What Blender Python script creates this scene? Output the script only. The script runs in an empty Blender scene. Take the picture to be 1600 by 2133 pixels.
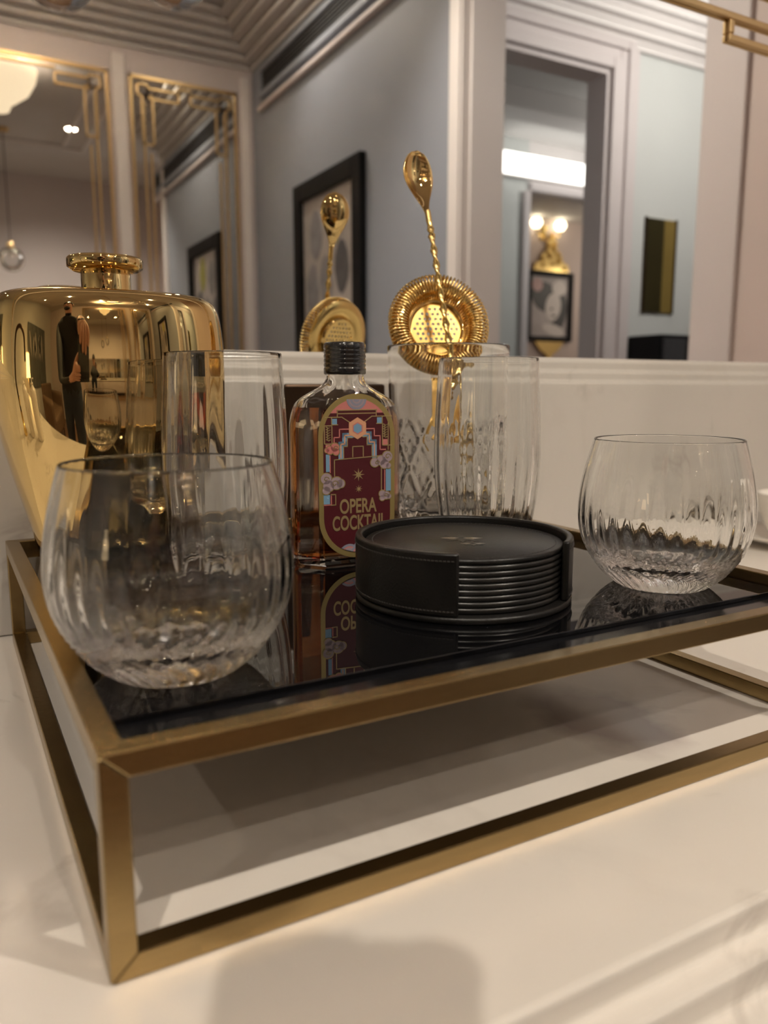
import bpy, bmesh, math, random
from mathutils import Vector, Matrix
random.seed(7)
PI = math.pi
S = bpy.context.scene
COL = S.collection

# ------------------------------------------------------------------ camera
CAM = Vector((-0.030386, -0.220038, 0.173974))
YAW, PITCH, ROLL, FPX = 0.50671, 0.15549, -0.00073, 1643.6
cam_d = bpy.data.cameras.new('camera')
cam_d.sensor_fit = 'HORIZONTAL'; cam_d.sensor_width = 36.0
cam_d.lens = 36.0 * FPX / 1600.0
cam_d.clip_start = 0.01; cam_d.clip_end = 60
cam_d.dof.use_dof = True
cam_d.dof.focus_distance = 0.44
cam_d.dof.aperture_fstop = 11.0
cam = bpy.data.objects.new('camera', cam_d); COL.objects.link(cam)
_f = Vector((math.sin(YAW)*math.cos(PITCH), math.cos(YAW)*math.cos(PITCH), -math.sin(PITCH)))
_r = Vector((math.cos(YAW), -math.sin(YAW), 0)); _u = _r.cross(_f)
_r2 = _r*math.cos(ROLL) + _u*math.sin(ROLL); _u2 = _u*math.cos(ROLL) - _r*math.sin(ROLL)
cam.matrix_world = Matrix(((_r2.x,_u2.x,-_f.x,CAM.x),(_r2.y,_u2.y,-_f.y,CAM.y),(_r2.z,_u2.z,-_f.z,CAM.z),(0,0,0,1)))
S.camera = cam

# ------------------------------------------------------------------ world, exposure
w = bpy.data.worlds.new('world'); S.world = w; w.use_nodes = True
w.node_tree.nodes['Background'].inputs[0].default_value = (1.0, 0.93, 0.85, 1)
w.node_tree.nodes['Background'].inputs[1].default_value = 0.02
S.view_settings.view_transform = 'Standard'; S.view_settings.look = 'None'
S.view_settings.exposure = 0.0; S.view_settings.gamma = 1.0; S.view_settings.use_curve_mapping = False
S.cycles.max_bounces = 24; S.cycles.glossy_bounces = 12; S.cycles.transmission_bounces = 24
S.cycles.transparent_max_bounces = 16; S.cycles.diffuse_bounces = 5
S.cycles.sample_clamp_indirect = 60.0; S.cycles.blur_glossy = 0.1

# ------------------------------------------------------------------ room numbers (z = 0 is the counter top)
YM = 0.402                      # plane of the bar mirror
WY = 0.382                      # face of the marble upstand
FL, CE = -0.90, 1.92            # floor and ceiling
def RY(v): return 2*YM - v      # depth seen in the mirror -> real y
XS = 1.454                      # picture wall
YO, YD, YE, YF = RY(3.81), RY(2.5), RY(4.5), RY(6.5)
YSE = RY(1.95)                  # end of the picture wall
XR, YRE = 1.776, RY(1.3)        # wall at the far end of the counter
XL = -2.6

# ------------------------------------------------------------------ lights of the place, plus added fill lamps
def spot(name, loc, target, power, color, size, angle, blend=0.5):
    l = bpy.data.lights.new(name, 'SPOT'); l.energy = power; l.color = color
    l.shadow_soft_size = size; l.spot_size = angle; l.spot_blend = blend
    o = bpy.data.objects.new(name, l); COL.objects.link(o)
    o.location = loc
    o.rotation_euler = (Vector(target)-Vector(loc)).to_track_quat('-Z', 'Y').to_euler()
    return o
def point(name, loc, power, color, size):
    l = bpy.data.lights.new(name, 'POINT'); l.energy = power; l.color = color; l.shadow_soft_size = size
    o = bpy.data.objects.new(name, l); COL.objects.link(o); o.location = loc
    return o
WARM = (1.0, 0.895, 0.77)
DOWN = [(-0.52, -1.00), (0.88, -1.00), (0.18, -1.80), (1.15, -2.20), (-0.95, -2.20), (-1.70, -1.20)]      # recessed downlights
for (x, y) in DOWN:
    spot('downlight_lamp', (x, y, CE-0.035), (x, y+0.55, 0), {-0.52: 70, 0.88: 74, 0.18: 26}.get(x, 12), WARM, 0.016, math.radians(125), 0.7)
point('hall_fill', (2.9, -0.75, CE-0.30), 32, (1.0, 0.95, 0.88), 0.06)  # fill without a fixture, added to brighten the hall wall and cornice
LAMP = (0.33, -2.27, 1.62)
point('pendant_lamp', (LAMP[0], LAMP[1], LAMP[2]+0.08), 22, WARM, 0.08)
def area(name, loc, rot, sx, sy, power, color):
    l = bpy.data.lights.new(name, 'AREA'); l.shape = 'RECTANGLE'; l.size = sx; l.size_y = sy; l.energy = power; l.color = color
    o = bpy.data.objects.new(name, l); COL.objects.link(o); o.location = loc; o.rotation_euler = rot
    return o
point('corridor_fill', (4.3, RY(3.6), 1.5), 16, (1.0, 0.96, 0.9), 0.15)  # added fill, kept out of view beside the opening to brighten the corridor
point('salon_fill', (6.6, RY(5.5), 1.4), 16, (1.0, 0.88, 0.72), 0.15)  # added fill for the far room, hidden from view, no fixture

# ------------------------------------------------------------------ materials
MATS = {}
def mat(name, color, rough=0.5, metal=0.0, spec=0.5, emit=None, estr=0.0, noise=0.0, nscale=20.0, bump=0.0, bscale=200.0, coat=0.0, stretch=None):
    m = bpy.data.materials.new(name); m.use_nodes = True
    nt = m.node_tree; b = nt.nodes['Principled BSDF']
    b.inputs['Roughness'].default_value = rough; b.inputs['Metallic'].default_value = metal
    b.inputs['Specular IOR Level'].default_value = spec
    b.inputs['Coat Weight'].default_value = coat; b.inputs['Coat Roughness'].default_value = 0.05
    c4 = (color[0], color[1], color[2], 1)
    b.inputs['Base Color'].default_value = c4
    tc = nt.nodes.new('ShaderNodeTexCoord'); mp = nt.nodes.new('ShaderNodeMapping')
    nt.links.new(tc.outputs['Object'], mp.inputs['Vector'])
    if stretch: mp.inputs['Scale'].default_value = stretch
    if noise > 0:
        n = nt.nodes.new('ShaderNodeTexNoise'); n.inputs['Scale'].default_value = nscale; n.inputs['Detail'].default_value = 5
        nt.links.new(mp.outputs[0], n.inputs['Vector'])
        mx = nt.nodes.new('ShaderNodeMix'); mx.data_type = 'RGBA'
        mx.inputs['A'].default_value = tuple(max(0, v*(1-noise)) for v in color)+(1,)
        mx.inputs['B'].default_value = tuple(min(1, v*(1+noise)) for v in color)+(1,)
        nt.links.new(n.outputs['Fac'], mx.inputs['Factor']); nt.links.new(mx.outputs['Result'], b.inputs['Base Color'])
    if bump > 0:
        n2 = nt.nodes.new('ShaderNodeTexNoise'); n2.inputs['Scale'].default_value = bscale; n2.inputs['Detail'].default_value = 3
        nt.links.new(mp.outputs[0], n2.inputs['Vector'])
        bp = nt.nodes.new('ShaderNodeBump'); bp.inputs['Strength'].default_value = bump; bp.inputs['Distance'].default_value = 0.0005
        nt.links.new(n2.outputs['Fac'], bp.inputs['Height']); nt.links.new(bp.outputs[0], b.inputs['Normal'])
    if emit:
        b.inputs['Emission Color'].default_value = (emit[0], emit[1], emit[2], 1); b.inputs['Emission Strength'].default_value = estr
    MATS[name] = m
    return m
def glass(name, color=(1, 1, 1), ior=1.5, rough=0.0, density=0.0, vcol=(1, 1, 1)):
    m = bpy.data.materials.new(name); m.use_nodes = True; nt = m.node_tree
    b = nt.nodes['Principled BSDF']
    b.inputs['Base Color'].default_value = (*color, 1); b.inputs['Transmission Weight'].default_value = 1.0
    b.inputs['Roughness'].default_value = rough; b.inputs['IOR'].default_value = ior
    if density > 0:
        v = nt.nodes.new('ShaderNodeVolumeAbsorption'); v.inputs['Color'].default_value = (*vcol, 1); v.inputs['Density'].default_value = density
        nt.links.new(v.outputs[0], nt.nodes['Material Output'].inputs['Volume'])
    MATS[name] = m
    return m
def marble(name, tone=1.0):
    m = bpy.data.materials.new(name); m.use_nodes = True; nt = m.node_tree; N = nt.nodes; Lk = nt.links
    b = N['Principled BSDF']; b.inputs['Roughness'].default_value = 0.16; b.inputs['Specular IOR Level'].default_value = 0.5
    tc = N.new('ShaderNodeTexCoord')
    # wandering veins
    def vein(scale, width, dist, seed):
        mp = N.new('ShaderNodeMapping'); mp.inputs['Location'].default_value = (seed, seed*1.7, seed*0.3)
        mp.inputs['Rotation'].default_value = (0.4, 0.3, 0.6)
        Lk.new(tc.outputs['Object'], mp.inputs['Vector'])
        n = N.new('ShaderNodeTexNoise'); n.inputs['Scale'].default_value = scale; n.inputs['Detail'].default_value = 7; n.inputs['Distortion'].default_value = dist
        n.inputs['Roughness'].default_value = 0.55
        Lk.new(mp.outputs[0], n.inputs['Vector'])
        s = N.new('ShaderNodeMath'); s.operation = 'SUBTRACT'; s.inputs[1].default_value = 0.5; Lk.new(n.outputs['Fac'], s.inputs[0])
        a = N.new('ShaderNodeMath'); a.operation = 'ABSOLUTE'; Lk.new(s.outputs[0], a.inputs[0])
        r = N.new('ShaderNodeMapRange'); r.inputs['From Min'].default_value = 0; r.inputs['From Max'].default_value = width
        r.inputs['To Min'].default_value = 1; r.inputs['To Max'].default_value = 0; Lk.new(a.outputs[0], r.inputs['Value'])
        return r.outputs[0]
    def noise(scale, seed, lo, hi):
        mp = N.new('ShaderNodeMapping'); mp.inputs['Location'].default_value = (seed, seed, seed); Lk.new(tc.outputs['Object'], mp.inputs['Vector'])
        n = N.new('ShaderNodeTexNoise'); n.inputs['Scale'].default_value = scale; n.inputs['Detail'].default_value = 4; Lk.new(mp.outputs[0], n.inputs['Vector'])
        r = N.new('ShaderNodeMapRange'); r.inputs['From Min'].default_value = lo; r.inputs['From Max'].default_value = hi; Lk.new(n.outputs['Fac'], r.inputs['Value'])
        return r.outputs[0]
    def mul(a, c):
        q = N.new('ShaderNodeMath'); q.operation = 'MULTIPLY'; Lk.new(a, q.inputs[0])
        if isinstance(c, float): q.inputs[1].default_value = c
        else: Lk.new(c, q.inputs[1])
        return q.outputs[0]
    def mixc(fac, A, B):
        x = N.new('ShaderNodeMix'); x.data_type = 'RGBA'; Lk.new(fac, x.inputs['Factor'])
        if isinstance(A, tuple): x.inputs['A'].default_value = A
        else: Lk.new(A, x.inputs['A'])
        x.inputs['B'].default_value = B
        return x.outputs['Result']
    base = mixc(noise(2.2, 3.0, 0.35, 0.75), (0.71*tone, 0.67*tone, 0.61*tone, 1), (0.63*tone, 0.59*tone, 0.54*tone, 1))
    v1 = mul(vein(1.6, 0.016, 1.2, 4.3), noise(3.0, 9.0, 0.52, 0.66))
    v2 = mul(vein(5.5, 0.03, 1.8, 1.1), noise(9.0, 2.0, 0.55, 0.66))
    c = mixc(mul(v1, 0.1), base, (0.33, 0.29, 0.26, 1))
    c = mixc(mul(v2, 0.4), c, (0.27, 0.23, 0.20, 1))
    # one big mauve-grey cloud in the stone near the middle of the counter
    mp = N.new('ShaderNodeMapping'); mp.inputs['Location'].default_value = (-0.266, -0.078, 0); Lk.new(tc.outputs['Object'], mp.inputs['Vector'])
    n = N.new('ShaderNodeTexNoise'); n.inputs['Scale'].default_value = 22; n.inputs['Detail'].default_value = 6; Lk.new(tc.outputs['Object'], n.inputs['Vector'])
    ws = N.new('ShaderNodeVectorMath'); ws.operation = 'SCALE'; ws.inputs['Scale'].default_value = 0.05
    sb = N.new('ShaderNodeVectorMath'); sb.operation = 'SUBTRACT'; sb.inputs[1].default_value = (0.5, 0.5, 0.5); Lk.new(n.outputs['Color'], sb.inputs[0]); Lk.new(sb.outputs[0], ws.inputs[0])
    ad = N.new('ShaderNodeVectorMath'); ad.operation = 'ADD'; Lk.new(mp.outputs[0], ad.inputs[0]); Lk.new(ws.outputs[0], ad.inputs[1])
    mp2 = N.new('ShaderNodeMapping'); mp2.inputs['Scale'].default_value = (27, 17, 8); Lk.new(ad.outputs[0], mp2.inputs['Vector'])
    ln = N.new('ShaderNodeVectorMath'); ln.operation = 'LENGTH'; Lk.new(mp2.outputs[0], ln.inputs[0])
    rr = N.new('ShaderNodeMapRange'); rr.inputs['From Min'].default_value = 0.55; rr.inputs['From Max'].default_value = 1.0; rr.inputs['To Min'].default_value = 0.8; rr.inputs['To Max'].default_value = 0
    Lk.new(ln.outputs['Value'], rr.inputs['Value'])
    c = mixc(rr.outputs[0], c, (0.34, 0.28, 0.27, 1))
    Lk.new(c, b.inputs['Base Color'])
    MATS[name] = m
    return m
marble('marble')
marble('darker_marble', 0.72)  # counter marble at a lower tone, for the upstand
mat('white_paint', (0.78, 0.74, 0.73), 0.45, noise=0.03, nscale=6)
mat('lilac_paint', (0.66, 0.60, 0.60), 0.5, noise=0.03, nscale=6)
mat('blue_grey_paint', (0.29, 0.315, 0.37), 0.6, noise=0.04, nscale=5)
mat('pale_grey_paint', (0.62, 0.64, 0.63), 0.6, noise=0.03, nscale=5)
mat('rose_paint', (0.62, 0.52, 0.49), 0.6, noise=0.03, nscale=5)
mat('ceiling_paint', (0.62, 0.60, 0.59), 0.7, noise=0.03, nscale=4)
mat('floor_wood', (0.16, 0.09, 0.05), 0.35, noise=0.35, nscale=4, stretch=(1, 8, 1))
mat('mirror', (0.90, 0.91, 0.90), 0.0, 1.0)
mat('panel_mirror', (0.74, 0.72, 0.68), 0.01, 1.0)
mat('dark_slot', (0.05, 0.05, 0.055), 0.7, noise=0.2)
mat('brass', (0.35, 0.25, 0.115), 0.27, 1.0, noise=0.12, nscale=60, bump=0.12, bscale=300, stretch=(1, 1, 8))
mat('lattice_gold', (0.66, 0.47, 0.24), 0.35, 1.0, noise=0.08)
mat('polished_gold', (0.80, 0.585, 0.26), 0.03, 1.0, noise=0.03, nscale=3)
mat('satin_gold', (0.84, 0.62, 0.25), 0.16, 1.0, noise=0.04, nscale=40)
mat('black_glass', (0.003, 0.003, 0.0035), 0.012, 0.0, 0.5, noise=0.1)
mat('black_plate', (0.006, 0.006, 0.007), 0.12, noise=0.1)
mat('black_leather', (0.006, 0.0055, 0.005), 0.36, 0.0, 0.4, noise=0.25, nscale=200, bump=0.25, bscale=900)
mat('leather_edge', (0.012, 0.011, 0.010), 0.28, noise=0.2)
mat('thread', (0.035, 0.032, 0.030), 0.6, noise=0.2)
mat('black_emboss', (0.004, 0.004, 0.004), 0.3, noise=0.1)
mat('bright_silver', (0.75, 0.72, 0.68), 0.2, 1.0, noise=0.05)
mat('cap_black', (0.012, 0.012, 0.013), 0.18, noise=0.1, coat=0.6)
mat('black_frame', (0.006, 0.006, 0.007), 0.6, 0.0, 0.2, noise=0.1)
mat('bronze_plate', (0.06, 0.035, 0.02), 0.3, 0.8, noise=0.15)
mat('ceramic', (0.80, 0.76, 0.70), 0.2, noise=0.03, coat=0.3)
glass('clear_glass', (0.985, 0.99, 0.985), 1.5)
glass('bottle_glass', (0.99, 0.99, 0.98), 1.5)
glass('liquor', (1, 1, 1), 1.36, density=105.0, vcol=(0.85, 0.50, 0.0))

# ------------------------------------------------------------------ mesh helpers
def link(name, me, m=None, parent=None, loc=None, smooth=False, rot=None):
    o = bpy.data.objects.new(name, me); COL.objects.link(o)
    if m: me.materials.append(MATS[m])
    if parent: o.parent = parent
    if loc: o.location = loc
    if rot: o.rotation_euler = rot
    if smooth:
        for p in me.polygons: p.use_smooth = True
    return o
def mesh(name, v, f, m, parent=None, smooth=False, loc=None, rot=None):
    me = bpy.data.meshes.new(name); me.from_pydata([tuple(q) for q in v], [], f); me.update()
    return link(name, me, m, parent, loc, smooth, rot)
def tag(o, label=None, cat=None, group=None, kind=None):
    if label: o['label'] = label
    if cat: o['category'] = cat
    if group: o['group'] = group
    if kind: o['kind'] = kind
    return o
def empty(name, loc=(0, 0, 0), rz=0.0):
    o = bpy.data.objects.new(name, None); COL.objects.link(o); o.location = loc; o.rotation_euler = (0, 0, rz); o.empty_display_size = 0.02
    return o
def bevel(o, wd, seg=2, ang=30):
    md = o.modifiers.new('bevel', 'BEVEL'); md.width = wd; md.segments = seg; md.limit_method = 'ANGLE'; md.angle_limit = math.radians(ang)
    return o
BF = [(0, 3, 2, 1), (4, 5, 6, 7), (0, 1, 5, 4), (1, 2, 6, 5), (2, 3, 7, 6), (3, 0, 4, 7)]
def bv(x0, x1, y0, y1, z0, z1):
    return [(x0, y0, z0), (x1, y0, z0), (x1, y1, z0), (x0, y1, z0), (x0, y0, z1), (x1, y0, z1), (x1, y1, z1), (x0, y1, z1)]
def box(name, x0, x1, y0, y1, z0, z1, m, parent=None, bw=0.0, seg=2):
    o = mesh(name, bv(x0, x1, y0, y1, z0, z1), BF, m, parent)
    if bw: bevel(o, bw, seg)
    return o
def struct(o):
    o['kind'] = 'structure'; return o
class MB:
    def __init__(s): s.v = []; s.f = []
    def add(s, v, f):
        n = len(s.v); s.v += [tuple(q) for q in v]; s.f += [tuple(i+n for i in q) for q in f]
    def box(s, *a): s.add(bv(*a), BF)
    def build(s, name, m, parent=None, smooth=False): return mesh(name, s.v, s.f, m, parent, smooth)
def tube_vf(pts, rad, seg=10, closed=False, cap=True):
    pts = [Vector(q) for q in pts]; n = len(pts); v = []; f = []
    up = None
    for i, q in enumerate(pts):
        if closed: t = (pts[(i+1) % n]-pts[i-1]).normalized()
        else: t = (pts[min(i+1, n-1)]-pts[max(i-1, 0)]).normalized()
        if up is None:
            up = Vector((0, 0, 1)) if abs(t.z) < 0.9 else Vector((1, 0, 0))
        a = (up - t*up.dot(t)).normalized(); up = a; b = t.cross(a)
        r = rad[i] if isinstance(rad, (list, tuple)) else rad
        for k in range(seg):
            an = 2*PI*k/seg
            v.append(q + a*math.cos(an)*r + b*math.sin(an)*r)
    m = n if closed else n-1
    for i in range(m):
        j = (i+1) % n
        for k in range(seg):
            k2 = (k+1) % seg
            f.append((i*seg+k, i*seg+k2, j*seg+k2, j*seg+k))
    if cap and not closed:
        f.append(tuple(range(seg-1, -1, -1))); f.append(tuple((n-1)*seg+k for k in range(seg)))
    return v, f
def lathe_vf(prof, seg=64, fn=None, closed=False):
    """prof: list of (r, z); r == 0 makes a pole.  fn(r, z, ang, i) -> (r, z, ang)"""
    v = []; f = []; rows = []
    for i, (r, z) in enumerate(prof):
        if r <= 1e-9:
            rows.append((len(v), 1)); v.append((0, 0, z))
        else:
            rows.append((len(v), seg))
            for k in range(seg):
                a = 2*PI*k/seg; r2, z2, a2 = (r, z, a) if fn is None else fn(r, z, a, i)
                v.append((r2*math.cos(a2), r2*math.sin(a2), z2))
    pr = list(range(len(prof)-1))
    for i in pr:
        (s0, n0), (s1, n1) = rows[i], rows[i+1]
        for k in range(seg):
            k2 = (k+1) % seg
            if n0 == 1 and n1 == 1: continue
            if n0 == 1: f.append((s0, s1+k2, s1+k))
            elif n1 == 1: f.append((s0+k, s0+k2, s1))
            else: f.append((s0+k, s0+k2, s1+k2, s1+k))
    return v, f
def lathe(name, prof, m, parent=None, seg=64, fn=None, loc=None, smooth=True):
    v, f = lathe_vf(prof, seg, fn)
    o = mesh(name, v, f, m, parent, smooth, loc)
    return o
def spline(pts, n):
    """Catmull-Rom through 2-D/3-D points"""
    P = [Vector(q) for q in pts]; out = []
    for i in range(len(P)-1):
        p0, p1, p2, p3 = P[max(i-1, 0)], P[i], P[i+1], P[min(i+2, len(P)-1)]
        for k in range(n):
            t = k/n
            out.append(0.5*((2*p1)+(-p0+p2)*t+(2*p0-5*p1+4*p2-p3)*t*t+(-p0+3*p1-3*p2+p3)*t**3))
    out.append(P[-1]); return out
def fill_mesh(loops, depth):
    """flat outline with holes, extruded by +-depth/2 around z = 0"""
    cu = bpy.data.curves.new('outline', 'CURVE'); cu.dimensions = '2D'; cu.fill_mode = 'BOTH'; cu.extrude = depth/2
    for lp in loops:
        sp = cu.splines.new('POLY'); sp.points.add(len(lp)-1)
        for i, q in enumerate(lp): sp.points[i].co = (q[0], q[1], 0, 1)
        sp.use_cyclic_u = True
    o = bpy.data.objects.new('outline', cu); COL.objects.link(o)
    dg = bpy.context.evaluated_depsgraph_get(); me = bpy.data.meshes.new_from_object(o.evaluated_get(dg))
    bpy.data.objects.remove(o); bpy.data.curves.remove(cu)
    return me
def text_mesh(body, size, depth, xscale=1.0):
    cu = bpy.data.curves.new('words', 'FONT'); cu.body = body; cu.size = size; cu.extrude = depth/2; cu.align_x = 'CENTER'; cu.offset = size*0.022
    o = bpy.data.objects.new('words', cu); COL.objects.link(o)
    dg = bpy.context.evaluated_depsgraph_get(); me = bpy.data.meshes.new_from_object(o.evaluated_get(dg))
    bpy.data.objects.remove(o); bpy.data.curves.remove(cu)
    for v in me.vertices: v.co.x *= xscale
    return me

# ================================================================== THE ROOM
def slab(name, *a, m='white_paint', bw=0): return struct(box(name, *a, m, None, bw))
slab('floor', XL, 7.5, YF-0.3, YM+0.1, FL-0.1, FL, m='floor_wood')
slab('ceiling', XL, 7.5, YF-0.3, YM+0.1, CE, CE+0.1, m='ceiling_paint')
slab('wall_mirror', XL, XR+0.2, YM+0.006, YM+0.15, FL, CE, m='lilac_paint')
slab('wall_left', XL-0.1, XL, YO-0.1, YM+0.1, FL, CE, m='pale_grey_paint')
slab('wall_opposite', XL, XS+0.14, YO-0.12, YO, FL, CE, m='lilac_paint')
slab('wall_picture', XS, XS+0.135, YO, YSE, FL, CE, m='blue_grey_paint')
# wall at the far end of the counter
wr = slab('wall_end', XR, XR+0.2, YRE, YM+0.006, FL, CE, m='rose_paint')
tr = slab('trim_1', XR-0.012, XR, YRE, YRE+0.13, FL, CE, m='lilac_paint', bw=0.003)
# picture wall end casing (stepped)
mb = MB(); mb.box(XS-0.010, XS+0.145, YSE, YSE+0.012, FL, CE); mb.box(XS+0.02, XS+0.145, YSE+0.012, YSE+0.022, FL, CE); mb.box(XS-0.018, XS, YSE-0.05, YSE+0.004, FL, CE)
struct(mb.build('trim_2', 'white_paint'))
# hall wall with the doorway
DX0, DX1, DZ = 1.62, 2.60, 1.53
mb = MB(); mb.box(XS+0.135, DX0, YD-0.12, YD, FL, CE); mb.box(DX1, 5.2, YD-0.12, YD, FL, CE); mb.box(DX0, DX1, YD-0.12, YD, DZ, CE)
struct(mb.build('wall_hall', 'pale_grey_paint'))
d1 = struct(empty('door_1', (DX0, YD, FL)))
for k, (a, b, th) in enumerate([(0.0, 0.045, 0.024), (0.045, 0.085, 0.016), (0.085, 0.125, 0.028), (0.125, 0.16, 0.014)]):
    g = MB()
    g.box(DX1-DX0+a, DX1-DX0+b, 0, th, 0, DZ-FL+b); g.box(-0.1, DX1-DX0+a, 0, th, DZ-FL+a, DZ-FL+b)
    bevel(g.build('door_casing', 'lilac_paint', d1), 0.006, 3)
g = MB(); g.box(DX1-DX0-0.02, DX1-DX0, -0.12, 0, 0, DZ-FL); g.box(0, DX1-DX0-0.02, -0.12, 0, DZ-FL-0.02, DZ-FL); g.build('door_lining', 'lilac_paint', d1)
# hall cornice, stepped reeds
for k in range(6):
    z0 = 1.625 + 0.045*k
    struct(box('trim_3', XS+0.136, 5.2, YD, YD+0.02+0.032*k, z0, z0+0.030, 'white_paint', None, 0.008, 3))
    struct(box('trim_3', XS+0.136, 5.2, YD, YD+0.020+0.032*k, z0+0.030, z0+0.045, 'white_paint'))
# main cornice on opposite and picture walls
for k in range(6):
    z0 = 1.735 + 0.03*k
    pr = 0.015 + 0.042*k
    struct(box('trim_4', XL, XS-pr, YO, YO+pr, z0, z0+0.022, 'ceiling_paint', None, 0.006, 3))
    struct(box('trim_5', XS-pr, XS, YO, YSE-0.05, z0, z0+0.022, 'ceiling_paint', None, 0.006, 3))
    struct(box('trim_4', XL, XS-pr, YO, YO+max(pr-0.012, 0.004), z0+0.022, z0+0.03, 'ceiling_paint'))
    struct(box('trim_5', XS-max(pr-0.012, 0.004), XS, YO, YSE-0.05, z0+0.022, z0+0.03, 'ceiling_paint'))
# raised rectangles on the ceiling
for k, ins in enumerate((0.42, 0.56)):
    x0, x1, y0, y1 = XL+ins, XS-ins, YO+ins, -0.35-ins*0.4
    g = MB(); t_ = 0.025
    g.box(x0, x1, y0, y0+t_, CE-0.018, CE); g.box(x0, x1, y1-t_, y1, CE-0.018, CE)
    g.box(x0, x0+t_, y0, y1, CE-0.018, CE); g.box(x1-t_, x1, y0, y1, CE-0.018, CE)
    struct(bevel(g.build('trim_6', 'white_paint'), 0.005, 2))
# corridor and salon seen through the doorway
slab('wall_corridor', XS+0.14, 3.78, YE-0.1, YE, FL, CE, m='pale_grey_paint')
mb = MB(); mb.box(4.45, 7.5, YE-0.1, YE, FL, CE); mb.box(3.78, 4.45, YE-0.1, YE, 1.57, CE); struct(mb.build('wall_corridor_side', 'white_paint'))
d2 = struct(empty('door_2', (3.78, YE, FL)))
g = MB(); g.box(-0.06, 0.0, 0, 0.04, 0, 2.47); g.box(0, 0.67, 0, 0.04, 2.47, 2.53); g.box(0.67, 0.73, 0, 0.04, 0, 2.53); bevel(g.build('door_casing', 'lilac_paint', d2), 0.008, 3)
slab('wall_salon', 3.2, 7.5, YF-0.1, YF, FL, CE, m='rose_paint')
slab('wall_salon_side', 7.5, 7.6, YF-0.1, YD, FL, CE, m='white_paint')
slab('wall_salon_left', XS+0.14, XS+0.24, YF-0.1, YD-0.12, FL, CE, m='pale_grey_paint')
slab('trim_7', XS+0.24, 7.5, RY(3.7)-0.2, RY(3.7), CE-0.12, CE, m='white_paint', bw=0.005)

# ------------------------------------------------------------------ bar mirror with gold fretwork
mir = empty('wall_mirror_panel', (0, YM, 0.204))
MX0, MX1, MZ0, MZ1 = -1.6, 1.52, -0.02, 0.62
box('mirror_glass', MX0, MX1, 0.0, 0.005, MZ0, MZ1-0.0, 'mirror', mir)
def bar(parent, x0, z0, x1, z1, wd=0.012, th=0.006, m='lattice_gold', y1=-0.0005):
    """straight fret bar on a plane of constant y, mitre-free, wd wide"""
    h = wd/2
    o = box('fret_bar', min(x0, x1)-h, max(x0, x1)+h, y1-th, y1, min(z0, z1)-h, max(z0, z1)+h, m, parent, 0.0012, 2)
    return o
Z = lambda z: z-0.204
for sx in (1, -1):
    X = (lambda x: x) if sx == 1 else (lambda x: -0.16-x)
    for (a, c, b, d) in ((0.05, 0.5665, 1.40, 0.5665), (0.7385, 0.5590, 0.7385, 0.5530), (0.7385, 0.5450, 0.95, 0.5450), (0.95, 0.5590, 0.95, 0.5530), (0.60, 0.600, 1.46, 0.600), (1.40, 0.5590, 1.40, 0.20), (1.46, 0.5925, 1.46, 0.20)):
        bar(mir, X(a), Z(c), X(b), Z(d), 0.0075, 0.0045)
tag(mir, 'wide bar mirror with gold fretwork above the marble upstand', 'mirror')

# ------------------------------------------------------------------ fretted mirror panels on the opposite wall
def fret_panel(x0, x1, z0, z1, label):
    e = empty('fretted_mirror', (0, YO, 0))
    box('mirror_glass', x0, x1, 0.001, 0.006, z0, z1, 'panel_mirror', e)
    def fb(a0, c0, a1, c1, wd=0.014): box('fret_bar', min(a0, a1)-wd/2, max(a0, a1)+wd/2, 0.0062, 0.016, min(c0, c1)-wd/2, max(c0, c1)+wd/2, 'lattice_gold', e)
    fb(x0, z1, x1, z1); fb(x0, z0, x1, z0); fb(x0, z0, x0, z1); fb(x1, z0, x1, z1)
    d = 0.055; q = 0.05
    for s, xa in ((1, x0), (-1, x1)):
        X_ = lambda t: xa+s*t
        fb(X_(d), z0+0.02, X_(d), z1-d-q, 0.009); fb(X_(d+0.03), z0+0.02, X_(d+0.03), z1-0.34, 0.008)
        # corner square, upright box and lying box
        for (a, b, c, e_) in ((d-q/2, d+q/2, d-q/2, d+q/2), (d-0.005, d+0.045, d+q/2, d+0.24), (d+q/2, d+0.17, d-0.01, d+0.035)):
            fb(X_(a), z1-c, X_(b), z1-c, 0.008); fb(X_(a), z1-e_, X_(b), z1-e_, 0.008)
            fb(X_(a), z1-c, X_(a), z1-e_, 0.008); fb(X_(b), z1-c, X_(b), z1-e_, 0.008)
    fb(x0+d+0.17, z1-d+0.03, x1-d-0.17, z1-d+0.03, 0.008)
    tag(e, label, 'mirror')
    return e
fret_panel(-0.55, 0.745, -0.45, 1.615, 'wide gold-fretted mirror panel facing the counter, beside the narrow one')
fret_panel(0.85, 1.358, -0.45, 1.615, 'narrow gold-fretted mirror panel next to the blue-grey picture wall')
for k, (a, b) in enumerate(((0.768, 0.828), (1.385, 1.43))):
    struct(box('trim_8', a, b, YO, YO+0.02, FL, 1.70, 'white_paint', None, 0.006, 3))
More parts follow.
